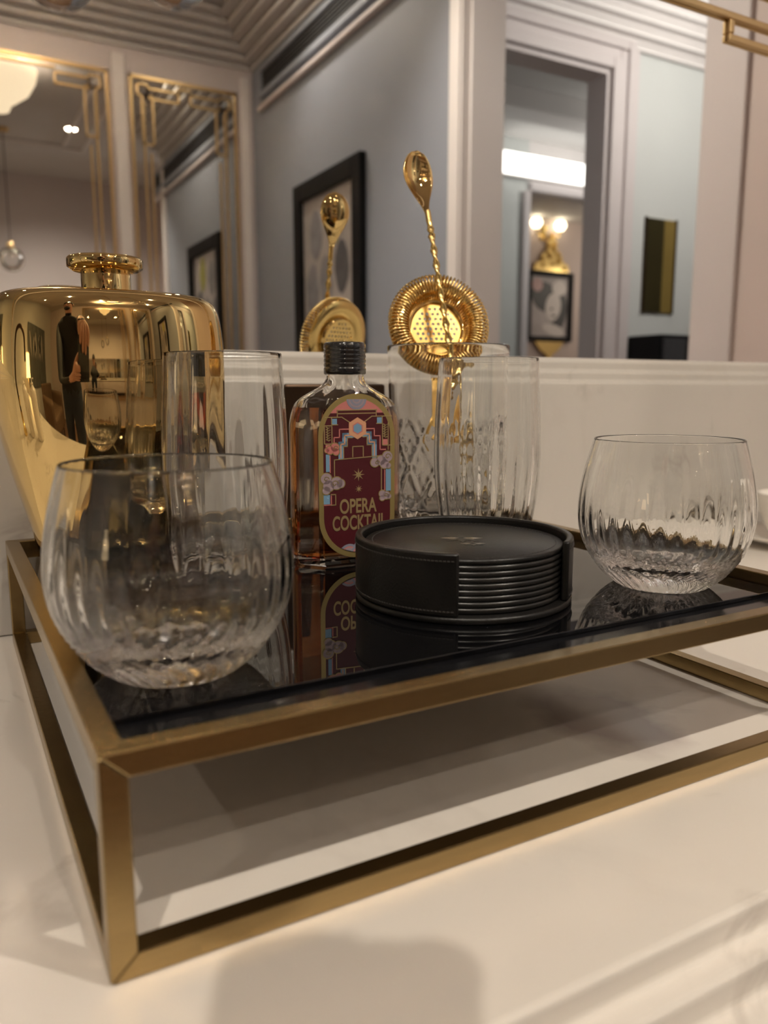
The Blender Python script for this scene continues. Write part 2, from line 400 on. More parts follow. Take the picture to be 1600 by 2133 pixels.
# ------------------------------------------------------------------ air grille on the picture wall
gr = empty('air_grille', (XS, RY(3.65), 1.60))
GL = 1.9
box('backing', -0.006, -0.001, 0, GL, -0.005, 0.085, 'dark_slot', gr)
for k in range(5): box('slat', -0.012, -0.0065, 0.0, GL, 0.004+0.016*k, 0.010+0.016*k, 'dark_slot', gr)
g = MB(); g.box(-0.02, -0.001, -0.02, GL+0.02, -0.03, -0.006); g.box(-0.02, -0.001, -0.02, GL+0.02, 0.086, 0.1); g.box(-0.02, -0.001, -0.02, -0.001, -0.006, 0.086)
g.build('grille_frame', 'blue_grey_paint', gr)
box('lower_lip', -0.028, -0.001, -0.03, GL+0.02, -0.088, -0.070, 'lilac_paint', gr, 0.004)
tag(gr, 'long dark ventilation grille high on the blue-grey wall', 'grille')
# ------------------------------------------------------------------ framed collage on the picture wall
pc = empty('framed_picture', (XS, RY(2.92), 0.0))
PW, PZ0, PZ1, FW = 0.33, -0.12, 1.065, 0.075
for a in ((-0.03, -0.001, -PW, -PW+FW, PZ0, PZ1), (-0.03, -0.001, PW-FW, PW, PZ0, PZ1), (-0.03, -0.001, -PW+FW, PW-FW, PZ1-FW, PZ1), (-0.03, -0.001, -PW+FW, PW-FW, PZ0, PZ0+FW)):
    box('frame_rail', *a, 'black_frame', pc, 0.003)
mat('collage_paper', (0.42, 0.39, 0.38), 0.3, noise=0.5, nscale=6, coat=0.4)
box('backing_or_bounce', -0.010, -0.002, -PW+FW, PW-FW, PZ0+FW, PZ1-FW, 'collage_paper', pc)
mat('print_dark', (0.10, 0.10, 0.11), 0.5, noise=0.5, nscale=14); mat('print_mid', (0.25, 0.25, 0.27), 0.5, noise=0.5, nscale=16)
mat('print_lime', (0.42, 0.42, 0.10), 0.5, noise=0.3, nscale=20); mat('print_blue_grey', (0.20, 0.24, 0.30), 0.5, noise=0.4, nscale=14)
cc = [('print_lime', 0.06, 0.86), ('print_mid', -0.12, 0.82), ('print_dark', 0.13, 0.66), ('print_mid', -0.02, 0.62), ('print_mid', -0.16, 0.60), ('print_dark', 0.10, 0.40), ('print_blue_grey', 0.0, 0.36), ('print_dark', -0.14, 0.36), ('print_mid', 0.12, 0.14), ('print_blue_grey', -0.08, 0.12)]
for m_, a, c in cc:
    lp = [(0.055*math.cos(t*PI/6)*(1+0.25*random.random()), (0.085*(1.25 if t < 7 else 1))*math.sin(t*PI/6)*(1+0.2*random.random())) for t in range(12)]
    me = fill_mesh([lp], 0.002); o = link('printed_figure', me, m_, pc, (-0.011, a, c)); o.rotation_euler = (PI/2, 0, -PI/2)
tag(pc, 'large collage print in a wide black frame on the blue-grey wall', 'picture')

# ------------------------------------------------------------------ hall wall: brass mirror strip and dark box
bp_ = empty('brass_wall_panel', (2.945, YD, 0.735))
mat('smoked_brass', (0.30, 0.21, 0.06), 0.35, 0.3, noise=0.3, nscale=3)
box('panel_sheet', -0.095, 0.095, 0.001, 0.008, -0.21, 0.21, 'smoked_brass', bp_)
mat('dark_brass', (0.05, 0.04, 0.015), 0.35, 0.3, noise=0.3, nscale=3)
box('dark_half', -0.095, 0.02, 0.0081, 0.010, -0.21, 0.21, 'dark_brass', bp_)
for s in (-1, 1): box('edge_strip', s*0.098-0.004, s*0.098+0.004, 0.001, 0.014, -0.214, 0.214, 'bronze_plate', bp_)
tag(bp_, 'upright brass panel on the pale hall wall', 'panel')
cb = empty('hall_console', (2.93, YD, FL))
box('cabinet_body', -0.16, 0.14, 0.001, 0.20, 0.12, 1.31, 'black_frame', cb, 0.006)
for s in (-1, 1):
    d_ = box('cabinet_door', -0.01+s*0.075-0.068, -0.01+s*0.075+0.068, 0.2005, 0.215, 0.15, 1.29, 'dark_slot', cb, 0.003)
    box('door_knob', -0.01+s*0.02-0.006, -0.01+s*0.02+0.006, 0.2155, 0.235, 0.85, 0.865, 'satin_gold', d_, 0.003)
for a in (-0.14, 0.12):
    for b in (0.02, 0.18): box('leg', a-0.015, a+0.015, b-0.015, b+0.015, 0, 0.119, 'black_frame', cb)
tag(cb, 'tall black cabinet against the pale hall wall under the brass panel', 'cabinet')

# ------------------------------------------------------------------ light bar, portrait and sconces beyond the doorway
lb = empty('light_bar', (3.91, YE, 1.73))
mat('light_panel', (1, 1, 1), 0.5, emit=(1.0, 0.97, 0.90), estr=3.2)
box('housing', -0.46, 0.45, 0.001, 0.045, -0.08, 0.08, 'white_paint', lb, 0.01)
box('diffuser', -0.45, 0.44, 0.0455, 0.085, -0.07, 0.07, 'light_panel', lb, 0.01, 3)
tag(lb, 'glowing white light bar above the second doorway', 'light')
pt = empty('framed_portrait', (5.71, YF, 1.03))
for a in ((-0.31, -0.26, -0.36, 0.36), (0.26, 0.31, -0.36, 0.36), (-0.26, 0.26, 0.31, 0.36), (-0.26, 0.26, -0.36, -0.31)):
    box('frame_rail', a[0], a[1], 0.001, 0.04, a[2], a[3], 'black_frame', pt, 0.004)
mat('grey_print', (0.45, 0.41, 0.42), 0.5, noise=0.5, nscale=5); mat('pale_print', (0.72, 0.67, 0.66), 0.5, noise=0.12, nscale=6); mat('ink_print', (0.05, 0.05, 0.055), 0.5, noise=0.3); mat('rose_print', (0.55, 0.36, 0.36), 0.5, noise=0.3)
box('print_sheet', -0.26, 0.26, 0.001, 0.012, -0.31, 0.31, 'grey_print', pt)
def blob(name, m_, cx, cz, rx, rz, tilt, dpt, par):
    lp = [(rx*math.cos(t*PI/12), rz*math.sin(t*PI/12)) for t in range(24)]
    o = link(name, fill_mesh([lp], 0.002), m_, par, (cx, dpt, cz)); o.rotation_euler = (PI/2, tilt, 0); return o
blob('printed_shape', 'ink_print', -0.06, 0.10, 0.19, 0.15, 0.4, 0.0135, pt)
blob('printed_shape', 'ink_print', 0.14, -0.05, 0.10, 0.2, 0.2, 0.0136, pt)
blob('printed_shape', 'pale_print', 0.05, 0.0, 0.105, 0.15, 0.2, 0.0155, pt)
blob('printed_shape', 'pale_print', 0.13, 0.2, 0.10, 0.08, 0, 0.0152, pt)
blob('printed_shape', 'rose_print', -0.17, 0.22, 0.07, 0.07, 0, 0.0151, pt)
blob('printed_shape', 'pale_print', 0.06, -0.24, 0.16, 0.06, 0.2, 0.0153, pt)
blob('printed_shape', 'ink_print', 0.03, -0.02, 0.02, 0.012, 0, 0.0175, pt)
blob('printed_shape', 'ink_print', 0.06, -0.09, 0.03, 0.012, 0, 0.0176, pt)
tag(pt, 'black framed grey portrait print in the far room', 'picture')
def ornament(name, outline, loc, par, th=0.03):
    o = link(name, fill_mesh([outline], th), 'satin_gold', par, loc); o.rotation_euler = (PI/2, 0, 0); bevel(o, 0.008, 3, 40); return o
up_ = [(-0.24, 0), (0.24, 0), (0.22, 0.07), (0.15, 0.10), (0.13, 0.17), (0.07, 0.20), (0.06, 0.30), (0.02, 0.34), (0, 0.40), (-0.02, 0.34), (-0.06, 0.30), (-0.07, 0.20), (-0.13, 0.17), (-0.15, 0.10), (-0.22, 0.07)]
ornament('gilt_crest', up_, (0, 0.022, 0.365), pt)
for k in range(14):
    a = k*2.4; rr = 0.19*(1-k/16); v, f = lathe_vf([(0, -0.02), (0.016, -0.012), (0.022, 0), (0.016, 0.012), (0, 0.02)], 10)
    mesh('gilt_boss', v, f, 'satin_gold', pt, True, (rr*math.cos(a)*0.9, 0.045, 0.40+0.26*(k/14)))
ornament('gilt_pendant', [(-0.2, 0), (-0.12, -0.09), (-0.05, -0.13), (0, -0.2), (0.05, -0.13), (0.12, -0.09), (0.2, 0)], (0, 0.022, -0.365), pt)
mat('bulb', (1, 1, 1), 0.4, emit=(1.0, 0.86, 0.6), estr=5.0)
sc = empty('wall_sconce', (5.60, YF, 1.80))
box('back_plate', -0.04, 0.04, 0.001, 0.02, -0.1, 0.06, 'satin_gold', sc, 0.006)
for s in (-1, 1):
    v, f = tube_vf(spline([(0, 0.02, -0.04), (s*0.06, 0.07, -0.08), (s*0.15, 0.09, -0.05), (s*0.16, 0.09, 0.0)], 6), 0.01, 8); mesh('arm', v, f, 'satin_gold', sc, True)
    v, f = lathe_vf([(0, 0), (0.03, 0.0), (0.055, 0.03), (0.06, 0.06), (0.045, 0.09), (0, 0.10)], 20); mesh('globe', v, f, 'bulb', sc, True, (s*0.16, 0.09, 0.0))
tag(sc, 'two-armed gilt wall sconce with glowing globes above the portrait', 'sconce')

# ------------------------------------------------------------------ pendant bowl lamp
pl = empty('pendant_bowl_lamp', (LAMP[0], LAMP[1], CE))
lathe('canopy_plate', [(0, -0.02), (0.05, -0.02), (0.055, -0.008), (0.05, 0), (0, 0)], 'lattice_gold', pl, 32)
v, f = tube_vf([(0, 0, -0.02), (0, 0, -0.10)], 0.008, 8); mesh('rod', v, f, 'lattice_gold', pl, True)
mat('alabaster', (0.9, 0.8, 0.65), 0.5, emit=(1.0, 0.80, 0.55), estr=1.3, noise=0.1)
pr_ = [(0.035, -0.40), (0.06, -0.395), (0.075, -0.36), (0.10, -0.345), (0.16, -0.30), (0.195, -0.24), (0.205, -0.19), (0.195, -0.185), (0.185, -0.24), (0.15, -0.29), (0.09, -0.335), (0.0, -0.345)]
lathe('bowl_shade', [(r_, z_+0.065) for r_, z_ in [(0, -0.402)]+pr_], 'alabaster', pl, 48)
for k in range(3):
    a = k*2*PI/3; v, f = tube_vf([(0.0, 0, -0.09), (0.198*math.cos(a), 0.198*math.sin(a), -0.123)], 0.004, 6); mesh('stay', v, f, 'lattice_gold', pl, True)
tag(pl, 'alabaster bowl pendant lamp hanging from the ceiling', 'lamp')
mat('spot_glow', (1, 1, 1), 0.5, emit=(1.0, 0.85, 0.65), estr=170.0)
for k, (x, y) in enumerate(DOWN+[(2.75, -0.75)]):
    e = empty('recessed_downlight', (x, y, CE))
    lathe('trim_ring', [(0.036, -0.004), (0.050, -0.004), (0.052, 0.0), (0.036, 0.0)], 'satin_gold', e, 32)
    lathe('lens', [(0, -0.0015), (0.035, -0.0015)], 'spot_glow', e, 32)
    tag(e, ['recessed ceiling downlight above the person', 'recessed ceiling downlight nearest the end of the picture wall', 'recessed ceiling downlight beside the alabaster pendant bowl', 'recessed ceiling downlight before the narrow fretted mirror', 'recessed ceiling downlight before the wide fretted mirror', 'recessed ceiling downlight above the armchair', 'recessed ceiling downlight in the hall by the doorway'][k], 'downlight')

# ================================================================== COUNTER
def extrude_x(name, prof, x0, x1, m, parent=None):
    n = len(prof); v = [(x0, q[0], q[1]) for q in prof]+[(x1, q[0], q[1]) for q in prof]
    f = [(i, (i+1) % n, n+(i+1) % n, n+i) for i in range(n)]+[tuple(range(n-1, -1, -1)), tuple(range(n, 2*n))]
    return mesh(name, v, f, m, parent)
CX0, CX1 = XL+0.001, XR-0.001
ct = extrude_x('marble_counter', [(WY+0.02, 0), (-0.0665, 0), (-0.0665, -0.0115), (-0.0765, -0.0115), (-0.0765, -0.0235), (-0.0875, -0.0235), (-0.0875, -0.036), (-0.10, -0.036), (-0.10, -0.055), (WY+0.02, -0.055)], CX0, CX1, 'marble')
bevel(ct, 0.0025, 3)
tag(ct, 'white veined marble worktop with stepped front edge', 'counter')
us = extrude_x('marble_upstand', [(WY, 0.0005), (WY, 0.179), (WY+0.004, 0.1815), (WY+0.004, 0.1895), (WY+0.008, 0.192), (WY+0.008, 0.2005), (WY+0.011, 0.204), (YM-0.0002, 0.204), (YM-0.0002, 0.0005)], CX0, CX1, 'darker_marble')
bevel(us, 0.0016, 3)
tag(us, 'marble upstand with stepped top moulding behind the tray', 'upstand')
cbd = empty('counter_cabinet', (0, 0, FL))
box('cabinet_body', CX0, CX1, -0.04, YM, 0.08, -FL-0.056, 'lilac_paint', cbd)
box('plinth', CX0, CX1, 0.0, YM, 0.0, 0.08, 'dark_slot', cbd)
for k in range(7):
    x0 = XL+0.03+k*0.62; d_ = box('cabinet_door', x0, x0+0.59, -0.06, -0.0405, 0.10, -FL-0.08, 'lilac_paint', cbd, 0.004)
    box('door_knob', x0+0.54, x0+0.555, -0.085, -0.0605, 0.6, 0.615, 'satin_gold', d_, 0.004)
tag(cbd, 'pale panelled cabinet run under the marble worktop', 'cabinet')
sk = empty('dark_socket_plate', (0.256, WY, 0.1185))
box('cover_plate', -0.046, 0.046, -0.006, -0.0003, -0.059, 0.059, 'bronze_plate', sk, 0.002)
for s in (-1, 1): box('socket_insert', s*0.018-0.014, s*0.018+0.014, -0.0075, -0.0061, -0.02, 0.02, 'cap_black', sk, 0.001)
tag(sk, 'dark bronze plate on the marble upstand behind the bottle', 'socket')

# ================================================================== TRAY
TL, TW, TH, TT = 0.3689, 0.3644, 0.07225, 0.00833
tray = empty('serving_tray', (0, 0, 0))
ZG = 0.06625
def mbar(axis, c, dirs, length):
    """square bar starting at corner c, running along axis; dirs = inward signs; mitred ends on all corners"""
    ax = 'xyz'.index(axis); o1, o2 = [i for i in range(3) if i != ax]
    v = []
    for end in (0, 1):
        for (a, b) in ((0, 0), (TT, 0), (TT, TT), (0, TT)):
            q = [0, 0, 0]
            e = max(a, b)
            q[ax] = c[ax] + dirs[ax]*(e if end == 0 else length-e)
            q[o1] = c[o1] + dirs[o1]*a; q[o2] = c[o2] + dirs[o2]*b
            v.append(tuple(q))
    f = [(0, 1, 5, 4), (1, 2, 6, 5), (2, 3, 7, 6), (3, 0, 4, 7), (0, 2, 1), (0, 3, 2), (4, 5, 6), (4, 6, 7)]
    return v, f
def fix(o):
    bm = bmesh.new(); bm.from_mesh(o.data); bmesh.ops.recalc_face_normals(bm, faces=bm.faces); bm.to_mesh(o.data); bm.free(); return o
for zc, dz in ((0.0003, 1), (TH, -1)):
    nm = 'bottom_rail' if dz == 1 else 'top_rail'
    for ax, c, d, ln in (('x', (0, 0, zc), (1, 1, dz), TL), ('x', (0, TW, zc), (1, -1, dz), TL), ('y', (0, 0, zc), (1, 1, dz), TW), ('y', (TL, 0, zc), (-1, 1, dz), TW)):
        v, f = mbar(ax, c, d, ln); bevel(fix(mesh(nm, v, f, 'brass', tray)), 0.00055, 2)
for x, sx in ((0, 1), (TL, -1)):
    for y, sy in ((0, 1), (TW, -1)):
        v, f = mbar('z', (x, y, 0.0003), (sx, sy, 1), TH-0.0003); bevel(fix(mesh('leg', v, f, 'brass', tray)), 0.00055, 2)
mat('backing_or_bounce', (0.16, 0.125, 0.09), 0.7, noise=0.15)  # brown of the bounce sheet added under the tray
box('underside_bounce', TT+0.001, TL-TT-0.001, TT+0.001, TW-TT-0.001, TH-TT-0.0032, TH-TT-0.0021, 'backing_or_bounce', tray)  # added so the bottom rails reflect brown instead of the black plate
box('base_plate', TT, TL-TT, TT, TW-TT, TH-TT-0.002, TH-TT, 'black_plate', tray)
box('glass_panel', TT+0.0005, TL-TT-0.002, 0.0385, TW-TT-0.001, TH-TT+0.00002, ZG, 'black_glass', tray, 0.0004, 2)
tag(tray, 'square brushed-brass frame tray with black glass top', 'tray')

# ================================================================== TUMBLERS
def smoothstep(a, b, x):
    t = min(1, max(0, (x-a)/(b-a))); return t*t*(3-2*t)
def tumbler(name):
    out = [(0.0, 0.0048), (0.006, 0.0046), (0.012, 0.0040), (0.0175, 0.0026), (0.0208, 0.0007), (0.0232, 0.0), (0.0265, 0.0018), (0.033, 0.0072), (0.0395, 0.0155), (0.0440, 0.0250), (0.0460, 0.0340), (0.0464, 0.0420), (0.0456, 0.0520), (0.0436, 0.0630), (0.0408, 0.0740), (0.0390, 0.0800)]
    o_ = spline([(r, z, 0) for r, z in out], 5)
    inn = [(0.0382, 0.0800), (0.0399, 0.0740), (0.0426, 0.0630), (0.0444, 0.0520), (0.0450, 0.0420), (0.0442, 0.0340), (0.0420, 0.0262), (0.0370, 0.0195), (0.0300, 0.0152), (0.020, 0.0125), (0.010, 0.0120), (0.0, 0.0119)]
    i_ = spline([(r, z, 0) for r, z in inn], 5)
    rim = [(0.0389, 0.0804), (0.0386, 0.0806), (0.0383, 0.0804)]
    prof = [(max(0, q.x), q.y) for q in o_]; no = len(prof)
    prof += rim; prof += [(max(0, q.x), q.y) for q in i_]
    prof[0] = (0.0, prof[0][1]); prof[-1] = (0.0, prof[-1][1])
    NR = 34
    def fn(r, z, a, i):
        if i >= no+2:       # inner side: optic ribs that twist and deepen towards the base
            k = smoothstep(0.070, 0.018, z); tw = 0.7*smoothstep(0.024, 0.010, z)
            amp = 0.00004 + 0.00095*k*k
            return r - amp*(0.5+0.5*math.cos(NR*(a+tw))), z, a
        if r < 0.0205 and z < 0.006:      # star cut in the hollow underside
            return r, z - 0.0013*(0.5+0.5*math.cos(16*a))*smoothstep(0.0, 0.007, r)*smoothstep(0.0205, 0.016, r), a
        if z < 0.03 and r > 0.024:
            k = smoothstep(0.034, 0.010, z)*smoothstep(0.020, 0.028, r)
            return r*(1-0.026*k*abs(math.cos(0.5*NR*(a-0.9*smoothstep(0.034, 0.004, z))))), z, a
        return r, z, a
    v, f = lathe_vf(prof, 260, fn)
    return mesh(name, v, f, 'clear_glass', None, True)
GAP = 0.00015
t1 = tumbler('whisky_tumbler'); t1.location = (0.0424, 0.0785, ZG+GAP)
tag(t1, 'round ribbed glass tumbler at the front corner beside the gold vessel', 'tumbler', 'tumblers on the tray')
t2 = t1.copy(); COL.objects.link(t2); t2.location = (0.3125, 0.0800, ZG+GAP); t2.rotation_euler = (0, 0, 0.1)
tag(t2, 'round ribbed glass tumbler to the right of the black coaster holder', 'tumbler', 'tumblers on the tray')

# ================================================================== HIGHBALLS
def highball(name):
    H = 0.1268
    out = [(0, 0.0), (0.012, 0.0002), (0.0235, 0.0006), (0.0262, 0.0030), (0.0290, 0.0120), (0.0325, 0.030), (0.0345, 0.050), (0.0350, 0.066), (0.0345, 0.088), (0.0332, 0.110), (0.0322, H-0.0006)]
    inn = [(0.0314, H-0.0006), (0.0323, 0.110), (0.0336, 0.088), (0.0341, 0.066), (0.0335, 0.050), (0.0313, 0.031), (0.0275, 0.016), (0.022, 0.0115), (0.012, 0.0100), (0, 0.0098)]
    o_ = spline([(r, z, 0) for r, z in out], 4); i_ = spline([(r, z, 0) for r, z in inn], 5)
    prof = [(max(0, q.x), q.y) for q in o_]; no = len(prof)
    prof += [(0.0321, H-0.0002), (0.0318, H), (0.0315, H-0.0002)] + [(max(0, q.x), q.y) for q in i_]
    prof[0] = (0.0, prof[0][1]); prof[-1] = (0.0, prof[-1][1])
    def fn(r, z, a, i):
        if i >= no+2 and r > 0.012:
            k = smoothstep(0.118, 0.03, z)
            return r - (0.00012+0.0005*k)*(0.5+0.5*math.cos(22*a + 2.5*smoothstep(0.03, 0.01, z))), z, a
        return r, z, a
    v, f = lathe_vf(prof, 176, fn)
    return mesh(name, v, f, 'clear_glass', None, True)
h1 = highball('highball_glass'); h1.location = (0.1071, 0.2110, ZG+GAP)
tag(h1, 'tall highball glass standing in front of the gold vessel', 'glass', 'highball glasses on the tray')
h2 = h1.copy(); COL.objects.link(h2); h2.location = (0.2830, 0.2040, ZG+GAP)
tag(h2, 'tall highball glass in front of the cut mixing glass', 'glass', 'highball glasses on the tray')

# ================================================================== MIXING GLASS
def mixing_glass():
    H = 0.1395
    out = [(0, 0.0), (0.02, 0.0002), (0.038, 0.0006), (0.0412, 0.0030), (0.0424, 0.010)]+[(0.0426+0.0038*(k/20), 0.010+0.1285*(k/20)) for k in range(1, 21)]
    inn = [(0.0448, H-0.001), (0.0436, 0.10), (0.0420, 0.05), (0.0408, 0.024), (0.037, 0.0165), (0.028, 0.0145), (0.012, 0.014), (0, 0.014)]
    o_ = spline([(r, z, 0) for r, z in out], 5); i_ = spline([(r, z, 0) for r, z in inn], 5)
    prof = [(max(0, q.x), q.y) for q in o_]; no = len(prof)
    prof += [(0.0462, H-0.0004), (0.0457, H), (0.0452, H-0.0003)]+[(max(0, q.x), q.y) for q in i_]
    prof[0] = (0.0, prof[0][1]); prof[-1] = (0.0, prof[-1][1])
    def tri(t): t = t % 1.0; return abs(2*t-1)
    NC = 12
    def fn(r, z, a, i):
        if i < no and r > 0.04 and 0.004 < z < 0.088:
            u = NC*a/(2*PI); w_ = (z-0.006)/0.0215
            d1_ = abs(((u+w_*0.5) % 1.0)-0.5)*2; d2_ = abs(((u-w_*0.5) % 1.0)-0.5)*2
            cut = max(0, 1-d1_/0.30)+max(0, 1-d2_/0.30)
            fine = 0.35*(abs(math.sin(3*PI*(u+w_*0.5)))**6 + abs(math.sin(3*PI*(u-w_*0.5)))**6)*(1 if (int(math.floor(u))+int(math.floor(w_))) % 2 == 0 else 0.0)
            k = smoothstep(0.088, 0.080, z)
            return r - 0.0013*k*min(1.4, cut+fine), z, a
        return r, z, a
    v, f = lathe_vf(prof, 288, fn)
    return mesh('mixing_glass', v, f, 'clear_glass', None, True)
MG = (0.3094, 0.2912)
mg = mixing_glass(); mg.location = (MG[0], MG[1], ZG+GAP)
tag(mg, 'wide cut-crystal mixing glass holding the gold bar spoon and strainer', 'mixing glass')

# ================================================================== BAR SPOON
def bar_spoon():
    top = Vector((0.304, 0.3286, 0.3545)); bot = Vector((0.3115, 0.2560, ZG+0.0212))
    ax = (bot-top).normalized()
    e = empty('bar_spoon', bot)
    # local frame: ax down, face towards the camera
    tocam = Vector((0.12, -1, 0.1)); side = ax.cross(tocam).normalized(); nrm = side.cross(ax).normalized()
    if nrm.dot(tocam) < 0: nrm = -nrm; side = -side
    tot = (bot-top).length
    # bowl: teardrop dish
    LB = 0.050; HB = 0.0142; nu, nv = 28, 17; V = []; F = []
    for layer in (0, 1):
        for i in range(nu):
            t = i/(nu-1)
            hw = HB*math.sqrt(max(0.001, 1-((0.36-min(t, 0.36))/0.36)**2))
            if t >= 0.36: hw = 0.0024+(HB-0.0024)*(1-smoothstep(0.36, 1.02, t))
            for j in range(nv):
                s = -1+2*j/(nv-1)
                dish = 0.0052*(1-s*s)*min(1, hw/HB)*(1-smoothstep(0.6, 1.0, t)) + 0.004*math.sin(t*PI)
                q = top + ax*(t*LB) + side*(s*hw) - nrm*(dish + (0.0008 if layer else 0))
                V.append(q-bot)
    for layer in (0, 1):
        b0 = layer*nu*nv
        for i in range(nu-1):
            for j in range(nv-1):
                q = (b0+i*nv+j, b0+(i+1)*nv+j, b0+(i+1)*nv+j+1, b0+i*nv+j+1)
                F.append(q if layer == 0 else q[::-1])
    b1 = nu*nv
    for i in range(nu-1):
        F.append((i*nv, b1+i*nv, b1+(i+1)*nv, (i+1)*nv)); F.append((i*nv+nv-1, (i+1)*nv+nv-1, b1+(i+1)*nv+nv-1, b1+i*nv+nv-1))
    for j in range(nv-1):
        F.append((j, j+1, b1+j+1, b1+j)); k = (nu-1)*nv; F.append((k+j, b1+k+j, b1+k+j+1, k+j+1))
    bo = fix(mesh('bowl', V, F, 'polished_gold', e, True))
    # stem: square rod twisted along its length
    st0, st1 = LB-0.002, tot-0.004; n = 620; seg = 8; V = []; F = []
    for i in range(n):
        t = st0+(st1-st0)*i/(n-1); fade = smoothstep(st0+0.006, st0+0.022, t)
        c = top+ax*t-bot; tw = (t-st0)*2*PI/0.0115*0.5*fade
        for k in range(seg):
            an = 2*PI*k/seg+tw; r = 0.0020*(1+0.42*fade*math.cos(2*(2*PI*k/seg)))*(1.0 if t > st0+0.02 else 1.15)
            V.append(c+side*math.cos(an)*r+nrm*math.sin(an)*r)
    for i in range(n-1):
        for k in range(seg):
            F.append((i*seg+k, i*seg+(k+1) % seg, (i+1)*seg+(k+1) % seg, (i+1)*seg+k))
    F.append(tuple(range(seg))); F.append(tuple((n-1)*seg+k for k in range(seg-1, -1, -1)))
    fix(mesh('twisted_stem', V, F, 'satin_gold', e, True))
    v, f = lathe_vf([(0, -0.0028), (0.0022, -0.002), (0.003, 0.0), (0.0026, 0.002), (0.0018, 0.004), (0, 0.0042)], 16)
    mesh('end_bead', v, f, 'polished_gold', e, True)
    tag(e, 'gold bar spoon with twisted stem leaning in the mixing glass', 'spoon')
bar_spoon()

# ================================================================== STRAINER
def strainer():
    cen = Vector((0.3118, 0.3105, 0.2212))
    e = empty('cocktail_strainer', cen)
    n_ = (CAM-cen).normalized(); n_ = (n_ + Vector((0.26, 0.0, 0.31))).normalized()
    z_ = n_; x_ = Vector((0, 0, 1)).cross(z_).normalized(); y_ = z_.cross(x_)
    M = Matrix(((x_.x, y_.x, z_.x), (x_.y, y_.y, z_.y), (x_.z, y_.z, z_.z)))
    e.rotation_euler = M.to_euler()
    # coil spring round the edge, facing the viewer
    R, rc, tr_, turns, per = 0.0318, 0.0078, 0.0008, 84, 14
    pts = []
    for i in range(turns*per):
        a = 2*PI*i/(turns*per); b = 2*PI*i/per
        pts.append(((R+rc*math.cos(b))*math.cos(a), (R+rc*math.cos(b))*math.sin(a), 0.0048+rc*0.95*math.sin(b)))
    v, f = tube_vf(pts, tr_, 5, closed=True); mesh('coil_spring', v, f, 'satin_gold', e, True)
    # stepped flat ring, raised collar and pierced plate
    v, f = lathe_vf([(0.0225, -0.002), (0.0375, -0.002), (0.0379, -0.0026), (0.0375, -0.0032), (0.0225, -0.0032), (0.0222, -0.0026), (0.0225, -0.002)], 72); mesh('rim_plate', v, f, 'satin_gold', e, True)
    v, f = lathe_vf([(0.0222, -0.0022), (0.0205, -0.0050), (0.0200, -0.0052), (0.0196, -0.0048), (0.0216, -0.0018), (0.0222, -0.0022)], 72); mesh('collar', v, f, 'polished_gold', e, True)
    circ = lambda cx, cy, r, k: [(cx+r*math.cos(2*PI*t/k), cy+r*math.sin(2*PI*t/k)) for t in range(k)]
    loops = [circ(0, 0, 0.0205, 60)]
    for i in range(-5, 6):
        for j in range(-5, 6):
            cx, cy = i*0.0042+(0.0021 if j % 2 else 0), j*0.0040
            if math.hypot(cx, cy) < 0.0180: loops.append(circ(cx, cy, 0.0012, 10))
    link('pierced_plate', fill_mesh(loops, 0.0009), 'satin_gold', e, (0, 0, -0.0050))
    # handle reaching down into the glass and two rim ears
    hl = link('handle', fill_mesh([[(-0.006, -0.040), (0.006, -0.040), (0.0075, -0.070), (0.006, -0.094), (-0.006, -0.094), (-0.0075, -0.070)]], 0.0014), 'satin_gold', e, (0, 0, -0.0026)); bevel(hl, 0.0004)
    tag(e, 'gold coil-rimmed cocktail strainer standing in the mixing glass', 'strainer')
strainer()

# ================================================================== GOLD VESSEL
def vessel():
    e = empty('gold_vessel', (0.0660, 0.3150, ZG+GAP))
    prof = [(0.0, 0.0), (0.040, 0.0), (0.0475, 0.0015), (0.0500, 0.006), (0.0530, 0.020), (0.0608, 0.050), (0.0675, 0.080), (0.0710, 0.106), (0.0713, 0.120), (0.0704, 0.138), (0.0690, 0.150), (0.0672, 0.1575), (0.0640, 0.1620), (0.0580, 0.1645), (0.0480, 0.1655), (0.036, 0.1660), (0.020, 0.1664), (0.0155, 0.1666)]
    pr2 = [(max(0, q.x), q.y) for q in spline([(r, z, 0) for r, z in prof], 5)]; pr2[0] = (0, 0)
    def fn(r, z, a, i):
        n = 2.5; k = smoothstep(0.018, 0.045, r)
        c, s = math.cos(a), math.sin(a)
        bq = 0.80
        rr = 1.0/((abs(c)**n+abs(s/bq)**n)**(1/n))
        return r*((1-k)+k*rr), z, a
    v, f = lathe_vf(pr2, 144, fn); mesh('body', v, f, 'polished_gold', e, True)
    lathe('neck', [(0.0150, 0.1640), (0.0150, 0.1800), (0.0140, 0.182)], 'polished_gold', e, 64)
    lathe('disc_top', [(0.014, 0.1795), (0.0195, 0.1802), (0.0228, 0.1825), (0.0230, 0.1872), (0.0220, 0.1884), (0.0195, 0.1886), (0.0185, 0.1877), (0.0, 0.1872)], 'polished_gold', e, 72)
    tag(e, 'large polished gold vessel with broad shoulders and disc-topped neck', 'vessel')
vessel()

